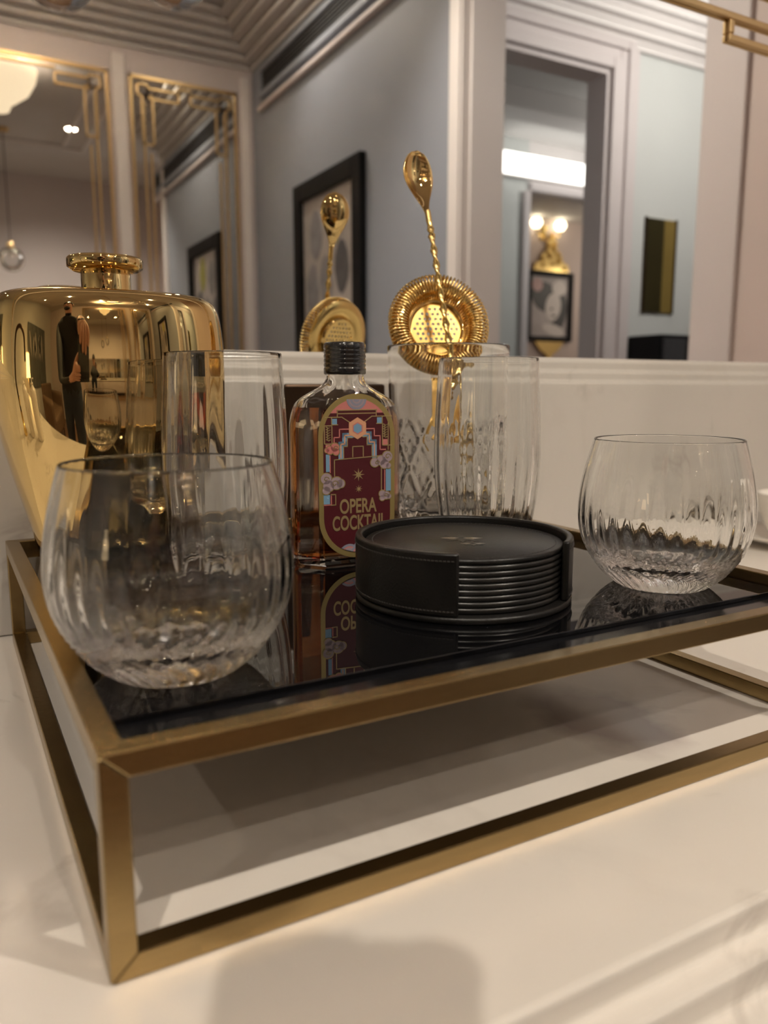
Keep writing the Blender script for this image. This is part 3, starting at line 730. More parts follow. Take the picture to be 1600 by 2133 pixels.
# ================================================================== BOTTLE
def bottle():
    e = empty('cocktail_bottle', (0.1885, 0.2240, ZG+GAP), math.radians(-3))
    def section(hw, hd, ch, n=48):
        """chamfered rectangle blended by angle sampling (polar)"""
        out = []
        for k in range(n):
            a = 2*PI*(k+0.5)/n; c, s = math.cos(a), math.sin(a)
            r = min(hw/max(1e-6, abs(c)), hd/max(1e-6, abs(s)), (hw+hd-ch)/max(1e-6, abs(c)+abs(s)))
            out.append((r*c, r*s))
        return out
    HW, HD, CH = 0.0352, 0.0180, 0.0125
    ZS, ZN = 0.083, 0.1175     # shoulder start, neck start
    def shell(inset, z0, ztop, n=96):
        rows = []
        zs = [z0, z0+0.0012, z0+0.004]+[z0+0.004+(ZS-z0-0.004)*k/8 for k in range(1, 9)]+[ZS+(ZN-ZS)*k/16 for k in range(1, 17)]+[ZN+0.0015, ztop]
        for z in zs:
            k = min(1, max(0, (z-ZS)/(ZN-ZS)))
            hw = HW*math.sqrt(max(0, 1-(k*0.93)**2)); hw = max(hw, 0.0118); hd = HD+(0.0118-HD)*smoothstep(0.35, 1.0, k)
            b = 1.0
            if z < z0+0.001: b = 0.93
            elif z < z0+0.003: b = 0.985
            sec = section((hw-inset)*b, (hd-inset)*b, CH*(1-0.75*inset/0.003*0.2), n)
            cr = smoothstep(0.45, 0.95, k)
            row = []
            for i, (x, y) in enumerate(sec):
                a = math.atan2(y, x); rc = 0.0118-inset
                x2, y2 = x*(1-cr)+rc*math.cos(a)*cr, y*(1-cr)+rc*math.sin(a)*cr
                if 0 < k < 0.999 and inset < 0.001:
                    m_ = 1-0.018*math.sin(PI*k)*(0.5+0.5*math.cos(14*a+5.0*k)); x2 *= m_; y2 *= m_
                row.append((x2, y2, z))
            rows.append(row)
        return rows
    def loft(rows, close_top, flip=False):
        n = len(rows[0]); V = [q for r in rows for q in r]; F = []
        for i in range(len(rows)-1):
            for k in range(n): F.append((i*n+k, i*n+(k+1) % n, (i+1)*n+(k+1) % n, (i+1)*n+k))
        F.append(tuple(range(n-1, -1, -1)))
        if close_top: F.append(tuple((len(rows)-1)*n+k for k in range(n)))
        if flip: F = [q[::-1] for q in F]
        return V, F
    o_ = shell(0.0, 0.0, 0.121); i_ = shell(0.0022, 0.0050, 0.121)
    V, F = loft(o_, False); n0 = len(V); n = 96
    V2, F2 = loft(i_, False, True)
    V += V2; F += [tuple(k+n0 for k in q) for q in F2]
    a0, b0 = (len(o_)-1)*n, n0+(len(i_)-1)*n
    for k in range(n): F.append((a0+k, a0+(k+1) % n, b0+(k+1) % n, b0+k))
    body = mesh('glass_body', V, F, 'bottle_glass', e)
    for p in body.data.polygons: p.use_smooth = True
    body.data.set_sharp_from_angle(angle=math.radians(24))
    # liquid, overlapping the inner wall by a hair
    rows = [r for r in shell(0.00212, 0.00492, 0.121) if r[0][2] <= 0.0965]
    V, F = loft(rows, True); lq = mesh('amber_liquid', V, F, 'liquor', e)
    for p in lq.data.polygons: p.use_smooth = len(p.vertices) == 4
    lq.data.set_sharp_from_angle(angle=math.radians(24))
    # screw cap with ridges
    def capf(r, z, a, i): return r*(1+0.006*math.cos(60*a)), z, a
    pr = [(0, 0.1160), (0.0122, 0.1160), (0.0129, 0.1165), (0.0130, 0.1190)]
    for k in range(5):
        z = 0.1195+0.0026*k; pr += [(0.0130, z), (0.0126, z+0.0006), (0.0126, z+0.0012), (0.0129, z+0.0017), (0.0129, z+0.0024)]
    pr += [(0.0126, 0.1345), (0.0120, 0.1353), (0.0, 0.1355)]
    lathe('screw_cap', pr, 'cap_black', e, 120, capf)
    # ---------------- label (flat print on the front face)
    lab = empty('label', (0, -HD, 0.0545)); lab.parent = e; lab.rotation_euler = (PI/2, 0, 0)
    mat('label_gold', (0.46, 0.36, 0.14), 0.38, 0.7, noise=0.1, nscale=80); mat('foil_gold', (0.58, 0.45, 0.22), 0.33, 0.7, noise=0.05)
    mat('label_red', (0.065, 0.005, 0.009), 0.45, noise=0.08); mat('label_pink', (0.50, 0.17, 0.15), 0.45, noise=0.05)
    mat('label_peach', (0.60, 0.30, 0.17), 0.45, noise=0.05); mat('label_blue', (0.16, 0.29, 0.42), 0.45, noise=0.05)
    mat('label_cloud', (0.32, 0.24, 0.26), 0.45, noise=0.08); mat('label_grey', (0.22, 0.22, 0.28), 0.45, noise=0.05)
    W_, H_ = 0.0505/650, 0.100/1350
    U = lambda x, y: ((x-565)*W_, (1155-y)*H_)
    def stad(hw, hh, n=28):
        r = hw; return [(r*math.cos(PI*t/n), hh-r+r*math.sin(PI*t/n)) for t in range(n+1)]+[(-r*math.cos(PI*t/n), -hh+r-r*math.sin(PI*t/n)) for t in range(n+1)]
    LZ = [0.00015]
    def layer(name, loops, m_, dz):
        z = 0.0001+dz*0.00003
        return link(name, fill_mesh(loops, 0.0001), m_, lab, (0, 0, z))
    outer, inner = stad(0.02525, 0.050), stad(0.0222, 0.0468)
    layer('gold_border', [outer, inner], 'label_gold', 2)
    layer('red_field', [stad(0.0232, 0.0478)], 'label_red', 0)
    def rect(x0, y0, x1, y1): return [U(x0, y0), U(x1, y0), U(x1, y1), U(x0, y1)]
    def pline(pts, wd):
        out = []
        for a, b in zip(pts[:-1], pts[1:]):
            (x0, y0), (x1, y1) = a, b; L_ = math.hypot(x1-x0, y1-y0); nx, ny = -(y1-y0)/L_*wd/2, (x1-x0)/L_*wd/2; tx, ty = (x1-x0)/L_*wd/2, (y1-y0)/L_*wd/2
            out.append([U(x0+nx-tx, y0+ny-ty), U(x1+nx+tx, y1+ny+ty), U(x1-nx+tx, y1-ny+ty), U(x0-nx-tx, y0-ny-ty)])
        return out
    def multi(name, polys, m_, dz, th=0.00008):
        mb_ = MB(); z = 0.0001+dz*0.00003
        for lp in polys:
            n_ = len(lp); v_ = [(q[0], q[1], z) for q in lp]+[(q[0], q[1], z+th) for q in lp]
            ar = sum(lp[i][0]*lp[(i+1) % n_][1]-lp[(i+1) % n_][0]*lp[i][1] for i in range(n_))
            if ar < 0: v_ = [(q[0], q[1], z) for q in lp[::-1]]+[(q[0], q[1], z+th) for q in lp[::-1]]
            mb_.add(v_, [tuple(range(n_-1, -1, -1)), tuple(range(n_, 2*n_))]+[(i, (i+1) % n_, n_+(i+1) % n_, n_+i) for i in range(n_)])
        return mb_.build(name, m_, lab)
    mir_ = lambda polys: [[(-q[0], q[1]) for q in lp] for lp in polys]
    # pink head of the arch
    cap_ = [q for q in stad(0.0222, 0.0468) if q[1] > U(0, 662)[1]]
    cap_ = cap_+[U(300, 662), ] if False else cap_
    multi('pink_print', [cap_]+pline([(370, 870), (370, 830), (415, 830), (415, 765), (500, 765)], 9)+pline([(640, 765), (712, 765), (712, 825), (762, 825), (762, 940), (810, 940)], 9)+[rect(300, 880, 352, 925), rect(785, 855, 830, 900)]+pline([(335, 960), (335, 1110)], 8)+pline([(803, 1100), (803, 1285)], 8)+pline([(275, 1375), (342, 1375), (342, 1290)], 8), 'label_pink', 1)
    multi('red_block', [rect(398, 615, 728, 668)], 'label_red', 3)
    ccl = lambda cx, cy, r, a0=0, a1=2*PI, k=28: [U(cx+r*math.cos(a0+(a1-a0)*t/k), cy-r*math.sin(a0+(a1-a0)*t/k)) for t in range(k+1)]
    multi('grey_print', [ccl(560, 525, 84, PI, 2*PI)], 'label_grey', 4)
    multi('grey_line_print', [ccl(560, 525, 66, PI, 2*PI)], 'label_cloud', 5)
    multi('grey_print', [ccl(560, 525, 54, PI, 2*PI)], 'label_grey', 6)
    multi('grey_line_print', [ccl(560, 525, 36, PI, 2*PI)], 'label_cloud', 7)
    multi('grey_print', [ccl(560, 525, 24, PI, 2*PI)], 'label_grey', 8)
    band = pline([(425, 992), (425, 885), (458, 885), (458, 815), (520, 815)], 40)
    multi('blue_print', band+pline([(712, 988), (712, 875), (668, 875), (668, 808), (612, 808)], 40)+[rect(355, 680, 395, 724), rect(735, 674, 775, 720), rect(812, 1095, 856, 1288), rect(300, 965, 330, 1105), rect(278, 1292, 330, 1368)], 'label_blue', 4)
    multi('red_line_print', pline([(425, 992), (425, 885), (458, 885), (458, 815), (520, 815)], 10)+pline([(712, 988), (712, 875), (668, 875), (668, 808), (612, 808)], 10), 'label_peach', 5)
    gl = []
    for pts in ([(398, 613), (728, 610)], [(398, 640), (728, 638)], [(398, 613), (398, 662)], [(728, 610), (728, 660)], [(300, 668), (435, 668), (515, 720)], [(860, 664), (690, 664), (615, 716)], [(350, 676), (350, 728), (400, 728)], [(780, 670), (780, 724), (732, 724)], [(290, 735), (290, 880), (352, 880), (352, 735), (290, 735)], [(782, 722), (782, 905), (860, 905)], [(832, 722), (832, 940)], [(370, 1010), (750, 992)], [(370, 1010), (370, 1160)], [(772, 1095), (772, 1345)], [(525, 990), (525, 907), (615, 907), (615, 988)], [(448, 1000), (448, 905), (480, 905), (480, 835), (520, 835)], [(690, 990), (690, 897), (648, 897), (648, 830), (612, 830)], [(340, 1292), (378, 1292), (378, 1378), (340, 1378)]):
        gl += pline(pts, 8)
    multi('gold_line_print', gl, 'foil_gold', 6)
    hexa = lambda r: [U(567+r*math.sin(PI/3*t)*0.98, 760-r*math.cos(PI/3*t)*1.04) for t in range(6)]
    multi('peach_hexagon', [hexa(86)], 'label_peach', 7); multi('pale_hexagon', [hexa(50)], 'label_pink', 8); multi('blue_hexagon', [hexa(40)], 'label_blue', 9)
    for x0, y0 in ((320, 745), (806, 730)):
        pts = []
        for k in range(6): pts += [(x0-14, y0+k*20), (x0+4, y0+10+k*20), (x0+16, y0+4+k*20)]
        multi('gold_squiggle', pline(pts, 8), 'foil_gold', 7)
    def cloud(circs): return [ccl(cx, cy, r, 0, 2*PI, 20)[:-1] for cx, cy, r in circs]
    cA = [(825, 1000, 44), (770, 1030, 40), (715, 1045, 36), (800, 1060, 38), (835, 1075, 22)]
    cB = [(300, 1160, 44), (320, 1220, 46), (385, 1200, 50), (420, 1205, 34), (300, 1255, 32)]
    cC = [(780, 1310, 28), (815, 1325, 32), (780, 1345, 22), (840, 1335, 20)]; cD = [(375, 910, 34), (335, 930, 32), (385, 945, 26), (310, 932, 18)]
    multi('cloud_outline', cloud([(a, b, r+7) for a, b, r in cA+cB+cC+cD]), 'label_gold', 9)
    multi('cloud_print', cloud(cA+cB+cC), 'label_cloud', 10); multi('pink_cloud_print', cloud(cD), 'label_pink', 10)
    def swirl(cx, cy, r): return pline([(cx+r*(1-t/14)*math.cos(t*0.55), cy-r*(1-t/14)*math.sin(t*0.55)) for t in range(12)], 6)
    multi('cloud_swirl', swirl(828, 1000, 28)+swirl(735, 1050, 22)+swirl(372, 1205, 30)+swirl(300, 1165, 24)+swirl(812, 1325, 18)+swirl(380, 915, 20), 'label_gold', 11)
    def star(cx, cy, r, k=8): return [U(cx+(r if t % 2 == 0 else r*0.30)*math.sin(PI*t/k), cy-(r if t % 2 == 0 else r*0.30)*math.cos(PI*t/k)) for t in range(2*k)]
    layer('gold_star', [star(573, 1140, 54)], 'foil_gold', 6); layer('gold_star', [star(575, 1258, 32)], 'foil_gold', 6)
    # waves at the foot
    wv = []
    for cx, cy, r in ((600, 1790, 115), (490, 1830, 80), (660, 1800, 80)):
        wv.append((cx, cy, r))
    def clip(lp): return [q for q in lp]
    lim = stad(0.0236, 0.0466)
    def inside(q):
        x, y = q; hw, hh = 0.0220, 0.0466
        yy = max(abs(y)-(hh-hw), 0); return math.hypot(x, yy) <= hw
    def clipc(cx, cy, r):
        pts = ccl(cx, cy, r, -PI*0.08, PI*1.08, 36); res = []
        for q in pts:
            x, y = q
            for _ in range(60):
                if inside((x, y)): break
                x *= 0.985; y *= 0.993
            res.append((x, y))
        return res
    for dz, (cx, cy) in ((6, (610, 1765)), (9, (490, 1800)), (12, (585, 1805))):
        multi('wave_print', [clipc(cx, cy, 88)], 'label_grey', dz); multi('wave_line_print', [clipc(cx, cy, 68)], 'label_pink', dz+1); multi('wave_print', [clipc(cx, cy, 58)], 'label_cloud', dz+1.6); multi('wave_print', [clipc(cx, cy, 38)], 'label_grey', dz+2.2)
    # lettering
    def words(txt, x0, x1, ybase, ytop, m_, dz):
        me = text_mesh(txt, 0.01, 0.0001)
        xs = [v.co.x for v in me.vertices]; ys = [v.co.y for v in me.vertices]
        a, b = U(x0, ybase), U(x1, ytop)
        for v in me.vertices:
            v.co.x = a[0]+(v.co.x-min(xs))/(max(xs)-min(xs))*(b[0]-a[0]); v.co.y = a[1]+(v.co.y-min(ys))/(max(ys)-min(ys))*(b[1]-a[1])
        return link('lettering', me, m_, lab, (0, 0, 0.0001+dz*0.00003))
    words('OPERA', 412, 730, 1458, 1335, 'foil_gold', 7)
    words('COCKTAIL', 350, 812, 1597, 1472, 'foil_gold', 7)
    tag(e, 'amber liquor bottle with black screw cap and red OPERA COCKTAIL label', 'bottle')
bottle()

# ================================================================== COASTERS
CO = Vector((0.2022, 0.1139, ZG+GAP))
def coasters():
    e = empty('coaster_holder', CO)
    R, T, HH = 0.0562, 0.0036, 0.0335
    lathe('base', [(0, 0), (R-0.001, 0), (R, 0.0008), (R, 0.0028), (R-0.001, 0.0036), (0, 0.0036)], 'black_leather', e, 96)
    # wall with an opening towards the right front
    def wall(a0, a1, r0, r1, z0, z1, n, m_, name, bw):
        V = []; F = []
        for k in range(n+1):
            a = a0+(a1-a0)*k/n; c, s = math.cos(a), math.sin(a)
            V += [(r0*c, r0*s, z0), (r1*c, r1*s, z0), (r1*c, r1*s, z1), (r0*c, r0*s, z1)]
        for k in range(n):
            b = 4*k
            for i in range(4): F.append((b+i, b+(i+1) % 4, b+4+(i+1) % 4, b+4+i))
        F.append((3, 2, 1, 0)); b = 4*n; F.append((b, b+1, b+2, b+3))
        o = fix(mesh(name, V, F, m_, e, False)); bevel(o, bw, 3, 40)
        for p in o.data.polygons: p.use_smooth = True
        o.data.set_sharp_from_angle(angle=math.radians(40)); return o
    cam_a = math.atan2(CAM.y-CO.y, CAM.x-CO.x)          # direction towards the camera
    A0 = cam_a+math.asin(-0.03)                          # left edge of the opening
    A1 = cam_a+1.16
    wall(A1, A0+2*PI, R-T, R, 0.0037, HH, 110, 'black_leather', 'holder_wall', 0.0011)
    # stitching
    mb = MB()
    def stitch(a, z, r):
        da = 0.0115
        for k in range(1):
            V = []
            for (aa, zz) in ((a-da/1, z-0.0003), (a+da/1, z-0.0003), (a+da/1, z+0.0003), (a-da/1, z+0.0003)): V.append((r*math.cos(aa), r*math.sin(aa), zz))
            V2 = [(q[0]*1.006, q[1]*1.006, q[2]) for q in V]
            mb.add(V+V2, BF)
    N = 150
    for k in range(N):
        a = A1+0.05+(A0+2*PI-A1-0.10)*k/(N-1)
        stitch(a, 0.0062, R+0.00002); stitch(a, HH-0.0036, R+0.00002)
    st = mb.build('stitching', 'thread', e); st['kind'] = 'stuff'
    tag(e, 'round black leather coaster holder with a cut-out side', 'coaster holder')
    n = 9; th = 0.00278; z = 0.0040
    rc = R-T-0.0012
    proto = None
    for k in range(n):
        zz = CO.z+z+k*(th+0.00012)
        if proto is None:
            v, f = lathe_vf([(0, 0), (rc-0.0009, 0), (rc-0.0002, 0.0005), (rc, th*0.5), (rc-0.0002, th-0.0005), (rc-0.0009, th), (0, th)], 96)
            o = mesh('leather_coaster', v, f, 'leather_edge', None, True); proto = o; o.data.set_sharp_from_angle(angle=math.radians(50))
        elif k == n-1:
            v, f = lathe_vf([(0, 0), (rc-0.0009, 0), (rc-0.0002, 0.0005), (rc, th*0.5), (rc-0.0002, th-0.0005), (rc-0.0009, th), (0, th)], 96)
            o = empty('leather_coaster'); d_ = mesh('disc', v, f, 'black_leather', o, True); d_.data.set_sharp_from_angle(angle=math.radians(50))
            mb2 = MB(); NS = 120
            for t in range(NS):
                a = 2*PI*t/NS; r = rc-0.004; c, s = math.cos(a), math.sin(a); tx, ty = -s, c
                q = [(r*c-tx*0.0008-c*0.00025, r*s-ty*0.0008-s*0.00025), (r*c+tx*0.0008-c*0.00025, r*s+ty*0.0008-s*0.00025), (r*c+tx*0.0008+c*0.00025, r*s+ty*0.0008+s*0.00025), (r*c-tx*0.0008+c*0.00025, r*s-ty*0.0008+s*0.00025)]
                mb2.add([(x, y, th) for x, y in q]+[(x, y, th+0.00015) for x, y in q], BF)
            st2 = mb2.build('stitching', 'thread', o); st2['kind'] = 'stuff'
            # pressed star emblem, one large and one small
            rz = math.atan2(CAM.y-CO.y, CAM.x-CO.x)+PI/2
            def petal(cx, cy, r, ang, m_, dz):
                w_ = r*0.22; lp = [(0.10*r, 0), (0.42*r, w_), (r, 0), (0.42*r, -w_)]
                me = fill_mesh([lp], 0.00012); q = link('emblem_ray', me, m_, o, (cx*math.cos(rz)-cy*math.sin(rz), cx*math.sin(rz)+cy*math.cos(rz), th+dz)); q.rotation_euler = (0, 0, rz+ang)
            for t in range(8):
                m_ = 'bright_silver' if t in (0, 4) else 'black_emboss'  # two opposite rays bright silver, the rest black
                petal(-0.001, 0.001, 0.0115, t*PI/4+0.08, m_, 0.0001)
            for t in range(8):
                m_ = 'bright_silver' if t in (0, 4) else 'black_emboss'
                petal(0.005, -0.013, 0.0065, t*PI/4+0.08, m_, 0.0001)
        else:
            o = proto.copy(); COL.objects.link(o)
        o.location = (CO.x, CO.y, zz)
        if k == n-1: tag(o, 'topmost black leather coaster with a pressed star emblem', 'coaster', 'coasters in the holder')
        else: tag(o, 'plain black leather coaster, %s in the holder' % ['lowest of the stack', 'second from the bottom', 'third from the bottom', 'fourth from the bottom', 'fifth from the top', 'fourth from the top', 'third from the top', 'just under the starred top coaster'][k], 'coaster', 'coasters in the holder')
coasters()

# ================================================================== CUP AND SAUCER AT THE END OF THE TRAY
sa = lathe('saucer', [(0, 0.0), (0.030, 0.0), (0.032, 0.002), (0.060, 0.009), (0.066, 0.0125), (0.0665, 0.0135), (0.065, 0.0135), (0.058, 0.0105), (0.030, 0.0042), (0, 0.0040)], 'ceramic', None, 64, None, (0.795, 0.318, 0.0003))
tag(sa, 'white saucer on the marble at the far side of the tray', 'saucer')
cu_ = empty('cup', (0.795, 0.318, 0.0046))
lathe('cup_body', [(0, 0), (0.020, 0.0), (0.022, 0.002), (0.030, 0.014), (0.038, 0.034), (0.041, 0.052), (0.0412, 0.0535), (0.0398, 0.0535), (0.036, 0.034), (0.028, 0.015), (0.018, 0.006), (0, 0.005)], 'ceramic', cu_, 64)
v, f = tube_vf(spline([(0.038, 0, 0.044), (0.056, 0, 0.046), (0.062, 0, 0.034), (0.052, 0, 0.022), (0.034, 0, 0.020)], 8), 0.0035, 10); mesh('handle', v, f, 'ceramic', cu_, True)
tag(cu_, 'white porcelain cup standing on the saucer', 'cup')

# ================================================================== GLASS GLOBE PENDANTS
def globe(x, y, zb, label):
    e = empty('glass_globe_pendant', (x, y, CE))
    d = zb-CE; R = 0.085
    lathe('ceiling_rose', [(0, -0.02), (0.04, -0.02), (0.045, 0), (0, 0)], 'lattice_gold', e, 32)
    v, f = tube_vf([(0, 0, -0.02), (0, 0, d+2*R+0.02)], 0.003, 8); mesh('cord', v, f, 'black_frame', e, True)
    pr = [(0.02, d+2*R-0.003)]+[(R*math.sin(PI*t/20), d+R+R*math.cos(PI*t/20)) for t in range(2, 20)]+[(0, d)]
    pr += [(0, d+0.002)]+[((R-0.002)*math.sin(PI*t/20), d+R+(R-0.002)*math.cos(PI*t/20)) for t in range(19, 1, -1)]+[(0.018, d+2*R-0.004), (0.02, d+2*R-0.003)]
    lathe('globe', pr, 'clear_glass', e, 48)
    lathe('lamp_holder', [(0, d+2*R+0.03), (0.02, d+2*R+0.03), (0.024, d+2*R-0.002), (0.012, d+2*R-0.03), (0, d+2*R-0.03)], 'lattice_gold', e, 24)
    lathe('bulb', [(0, d+2*R-0.031), (0.012, d+2*R-0.04), (0.016, d+2*R-0.055), (0.010, d+2*R-0.07), (0, d+2*R-0.072)], 'ceramic', e, 20)
    tag(e, label, 'lamp', 'glass globe pendants')
globe(0.233, RY(1.6), 0.925, 'clear glass globe pendant hanging beside the person')
globe(0.467, RY(1.6), 0.978, 'clear glass globe pendant hanging farther from the person')

# ================================================================== TAP END OF THE COUNTER
def soap(x, y, label):
    e = empty('soap_bottle', (x, y, 0.0003))
    lathe('body', [(0, 0), (0.029, 0), (0.031, 0.003), (0.031, 0.11), (0.029, 0.122), (0.014, 0.132), (0.012, 0.140), (0, 0.141)], 'ceramic', e, 40)
    lathe('pump_collar', [(0, 0.141), (0.013, 0.141), (0.013, 0.152), (0.005, 0.154), (0.004, 0.172), (0, 0.172)], 'ceramic', e, 24)
    box('pump_head', -0.008, 0.032, -0.007, 0.007, 0.172, 0.181, 'ceramic', e, 0.003)
    box('label_mark', -0.011, 0.011, -0.0325, -0.0305, 0.05, 0.085, 'label_grey', e)
    tag(e, label, 'bottle', 'soap bottles by the tap')
soap(-0.34, 0.10, 'white pump bottle by the tap, nearer the tray'); soap(-0.42, 0.17, 'white pump bottle by the tap, nearer the upstand')
ta = empty('tap', (-0.47, 0.27, 0.0003))
lathe('tap_base', [(0, 0), (0.026, 0), (0.026, 0.012), (0.016, 0.02), (0.013, 0.06), (0, 0.06)], 'satin_gold', ta, 32)
v, f = tube_vf(spline([(0, 0, 0.05), (0, 0, 0.22), (0.0, -0.03, 0.30), (0.0, -0.09, 0.32), (0.0, -0.145, 0.29), (0, -0.155, 0.23)], 8), 0.010, 14); mesh('spout', v, f, 'bronze_plate', ta, True)
v, f = tube_vf([(0.012, 0, 0.07), (0.06, -0.01, 0.10)], 0.005, 10); mesh('lever', v, f, 'satin_gold', ta, True)
tag(ta, 'dark gooseneck tap with brass base on the marble', 'tap')

# ================================================================== FAR LEFT OF THE ROOM
mat('canvas_green', (0.12, 0.13, 0.12), 0.6, noise=0.7, nscale=5, stretch=(1, 3, 0.6)); mat('canvas_pale', (0.42, 0.40, 0.37), 0.6, noise=0.4, nscale=6)
pn = empty('wide_painting', (XL, -1.55, 0.35))
box('canvas', 0.002, 0.03, -0.75, 0.75, -0.55, 0.62, 'canvas_green', pn)
for k in range(9):
    lp = [(0, 0), (0.05, 0.16), (0.02, 0.36), (-0.02, 0.36), (-0.05, 0.16)]
    o = link('painted_frond', fill_mesh([lp], 0.004), 'canvas_pale', pn, (0.033, -0.45+0.11*k, 0.12)); o.rotation_euler = (PI/2, 0.5*math.sin(k*1.7), PI/2)
tag(pn, 'wide painting of pale fronds on dark green', 'painting')
ac = empty('armchair', (-1.75, -1.75, FL))
mat('brown_velvet', (0.13, 0.08, 0.045), 0.7, noise=0.2)
box('seat', -0.36, 0.36, -0.36, 0.36, 0.18, 0.44, 'brown_velvet', ac, 0.06, 4)
box('backrest', -0.38, -0.24, -0.38, 0.38, 0.30, 0.86, 'brown_velvet', ac, 0.06, 4)
for sy in (-1, 1): box('armrest', -0.32, 0.34, sy*0.38-0.07, sy*0.38+0.07, 0.2, 0.62, 'brown_velvet', ac, 0.05, 4)
for sx in (-1, 1):
    for sy in (-1, 1): lathe('leg', [(0, 0), (0.012, 0), (0.022, 0.2), (0, 0.2)], 'bronze_plate', ac, 12, None, (sx*0.28, sy*0.28, 0))
tag(ac, 'brown velvet armchair near the painting', 'armchair')
fl_ = empty('floor_lamp', (-2.2, -0.62, FL))
lathe('base', [(0, 0), (0.14, 0), (0.14, 0.015), (0.02, 0.03), (0, 0.03)], 'lattice_gold', fl_, 32)
v, f = tube_vf([(0, 0, 0.02), (0, 0, 1.2)], 0.01, 8); mesh('pole', v, f, 'lattice_gold', fl_, True)
mat('lamp_linen', (0.9, 0.8, 0.6), 0.7, emit=(1.0, 0.72, 0.40), estr=4.0)
lathe('shade', [(0.13, 1.08), (0.10, 1.36), (0.098, 1.36), (0.128, 1.08)], 'lamp_linen', fl_, 40)
tag(fl_, 'slim brass floor lamp with glowing linen shade', 'lamp')

# ================================================================== THE PERSON HOLDING THE PHONE
def person():
    e = empty('person', (-0.36, -0.74, FL))
    mat('skin', (0.50, 0.27, 0.19), 0.5, noise=0.06); mat('dark_jacket', (0.012, 0.012, 0.014), 0.75, noise=0.2); mat('jeans', (0.03, 0.04, 0.06), 0.8, noise=0.2); mat('dark_hair', (0.025, 0.017, 0.012), 0.6, noise=0.2); mat('eye_white', (0.7, 0.68, 0.65), 0.3)
    O = Vector(e.location)
    fwd, rt, up = _f, _r2, _u2
    # the phone: lens end at the camera, body above it
    pc_ = CAM - fwd*0.0065 + up*0.045 - rt*0.018
    ph = empty('phone', pc_); R3 = Matrix(((rt.x, up.x, -fwd.x), (rt.y, up.y, -fwd.y), (rt.z, up.z, -fwd.z))); ph.rotation_euler = R3.to_euler()
    box('phone_body', -0.036, 0.036, -0.073, 0.073, 0.0, 0.0075, 'cap_black', ph, 0.003, 3)
    box('screen', -0.033, 0.033, -0.070, 0.070, 0.00755, 0.0079, 'black_glass', ph)
    for q in ((0.018, -0.048), (0.018, -0.068), (0.002, -0.060)):
        if q != (0.018, -0.048): pass
    tag(ph, 'black phone held up in front of the dark jacket', 'phone')
    V = []; E = []; Rr = []
    def vt(p, r, parent=None):
        V.append(tuple(Vector(p)-O)); Rr.append(r if isinstance(r, tuple) else (r, r)); i = len(V)-1
        if parent is not None: E.append((parent, i))
        return i
    X, Y = O.x, O.y
    pel = vt((X, Y, 0.02), (0.165, 0.115)); w1 = vt((X, Y+0.005, 0.16), (0.150, 0.105), pel); ch = vt((X+0.005, Y+0.01, 0.34), (0.175, 0.115), w1)
    sh = vt((X+0.01, Y+0.015, 0.49), (0.15, 0.10), ch); nk = vt((X+0.015, Y+0.035, 0.565), 0.055, sh)
    h0 = vt((X+0.022, Y+0.065, 0.635), (0.066, 0.075), nk); h1_ = vt((X+0.022, Y+0.07, 0.715), (0.076, 0.092), h0); h2_ = vt((X+0.02, Y+0.06, 0.785), (0.058, 0.072), h1_)
    for s in (-1, 1):
        hp = vt((X+s*0.09, Y, -0.05), 0.095, pel); kn = vt((X+s*0.10, Y+0.02, -0.44), 0.062, hp); an = vt((X+s*0.10, Y-0.01, -0.83), 0.042, kn); vt((X+s*0.115, Y+0.13, -0.865), (0.04, 0.03), an)
    def arm(s, elbow, wrist, tips, thumb, kmid):
        so = vt((X+s*0.185, Y+0.015, 0.455), 0.068, sh); el = vt(elbow, 0.047, so); wr_ = vt(wrist, 0.029, el)
        for k, (kn_, md, tp) in enumerate(tips):
            a = vt(kn_, 0.0125, wr_); b = vt(md, 0.0088, a); vt(tp, 0.0072, b)
        a = vt(thumb[0], 0.0125, wr_); b = vt(thumb[1], 0.009, a); vt(thumb[2], 0.0075, b)
    P = lambda a, b, c: pc_+rt*a+up*b+fwd*c
    # hand from above, fingers down the back of the phone
    tips = []
    for k, (a, ln) in enumerate(((0.026, 0.040), (0.009, 0.055), (-0.008, 0.052), (-0.024, 0.038))):
        tips.append((P(a*0.9, 0.105, 0.004), P(a, 0.095-ln*0.45, 0.020), P(a, 0.100-ln*1.35, 0.010)))
    arm(1, P(0.02, 0.18, -0.36)+Vector((0.06, 0, -0.02)), P(0.0, 0.145, -0.055), tips, (P(-0.02, 0.112, -0.03), P(-0.022, 0.085, -0.028), P(-0.012, 0.06, -0.021)), None)
    tips = []
    for k, (b, ln) in enumerate(((0.0, 0.02), (-0.017, 0.022), (-0.034, 0.02), (-0.050, 0.016))):
        tips.append((P(-0.052, b, -0.012), P(-0.048, b-0.004, 0.012), P(-0.048+ln, b-0.006, 0.010)))
    arm(-1, P(-0.16, -0.13, -0.32), P(-0.075, -0.065, -0.055), tips, (P(-0.052, 0.0, -0.030), P(-0.038, 0.018, -0.024), P(-0.02, 0.03, -0.019)), None)
    me = bpy.data.meshes.new('figure'); me.from_pydata(V, E, []); me.update()
    o = bpy.data.objects.new('figure', me); COL.objects.link(o)
    md = o.modifiers.new('skin', 'SKIN'); md.use_smooth_shade = True
    for i, sv in enumerate(me.skin_vertices[0].data): sv.radius = Rr[i]; sv.use_root = (i == 0)
    ss = o.modifiers.new('sub', 'SUBSURF'); ss.levels = 2; ss.render_levels = 2
    dg = bpy.context.evaluated_depsgraph_get(); m2 = bpy.data.meshes.new_from_object(o.evaluated_get(dg)); bpy.data.objects.remove(o)
    m2.name = 'body'
    b = link('body', m2, None, e)
    m2.materials.clear()
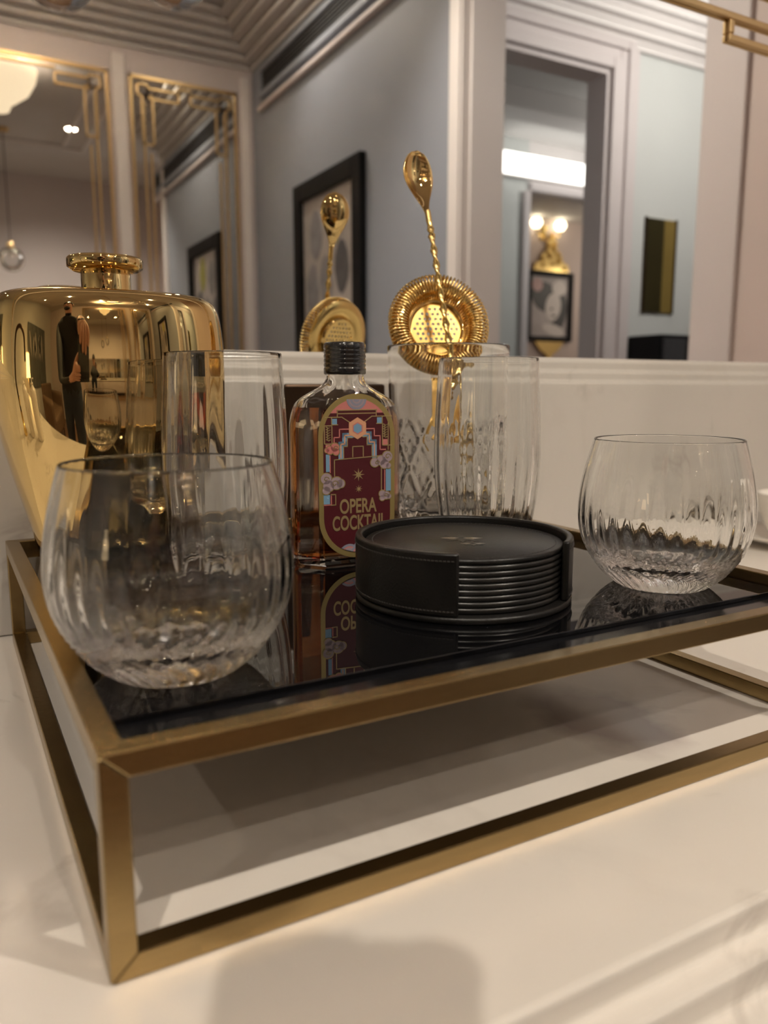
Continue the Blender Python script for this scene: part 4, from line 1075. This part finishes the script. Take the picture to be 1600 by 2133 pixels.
    for q in ('dark_jacket', 'skin', 'jeans'): m2.materials.append(MATS[q])
    wr1, wr2 = P(0.0, 0.145, -0.055)-O, P(-0.075, -0.065, -0.055)-O; pcl = pc_-O
    for p in m2.polygons:
        c = p.center; p.use_smooth = True
        near = min((c-wr1).length, (c-wr2).length)
        if c.z+O.z > 0.575 and abs(c.x) < 0.2 and (c.y) < 0.25: p.material_index = 1
        elif near < 0.03 or ((c-pcl).length < 0.135): p.material_index = 1
        elif c.z+O.z < 0.02: p.material_index = 2
        else: p.material_index = 0
    hc = Vector((X+0.022, Y+0.068, 0.715))-O
    def ell(name, c, r, m_, n=20):
        v, f = lathe_vf([(0, -1)]+[(math.sin(PI*t/12), -math.cos(PI*t/12)) for t in range(1, 12)]+[(0, 1)], n)
        return mesh(name, [(q[0]*r[0]+c[0], q[1]*r[1]+c[1], q[2]*r[2]+c[2]) for q in v], f, m_, e, True)
    # hair: cap over the skull, open at the face
    v, f = lathe_vf([(math.sin(PI*t/16), math.cos(PI*t/16)) for t in range(0, 10)], 28)
    v = [(q[0]*0.084+hc.x, q[1]*0.098+hc.y-0.012, q[2]*0.098+hc.z+0.018+(0.035*max(0, q[1]) if q[2] < 0.6 else 0)) for q in v]
    f = [q for q in f if not (sum(v[i][1] for i in q)/len(q) > hc.y+0.025 and sum(v[i][2] for i in q)/len(q) < hc.z+0.062)]
    hr = mesh('hair', v, f, 'dark_hair', e, True)
    for s in (-1, 1):
        ell('ear', (hc.x+s*0.079, hc.y-0.005, hc.z-0.005), (0.010, 0.018, 0.030), 'skin')
        ell('eye', (hc.x+s*0.031, hc.y+0.083, hc.z-0.004), (0.013, 0.008, 0.007), 'eye_white'); ell('iris', (hc.x+s*0.031, hc.y+0.0895, hc.z-0.006), (0.0055, 0.003, 0.0055), 'dark_hair')
        ell('eyebrow', (hc.x+s*0.031, hc.y+0.088, hc.z+0.016), (0.019, 0.006, 0.004), 'dark_hair')
    ell('nose', (hc.x, hc.y+0.095, hc.z-0.026), (0.014, 0.02, 0.026), 'skin'); ell('mouth', (hc.x, hc.y+0.080, hc.z-0.062), (0.024, 0.010, 0.006), 'rose_print'); ell('beard', (hc.x, hc.y+0.055, hc.z-0.092), (0.05, 0.04, 0.028), 'dark_hair')
    for s in (-1, 1): ell('shoe', (s*0.115, 0.07, 0.035), (0.048, 0.135, 0.034), 'cap_black')
    tag(e, 'person in a dark jacket and jeans leaning towards the phone', 'person')
person()
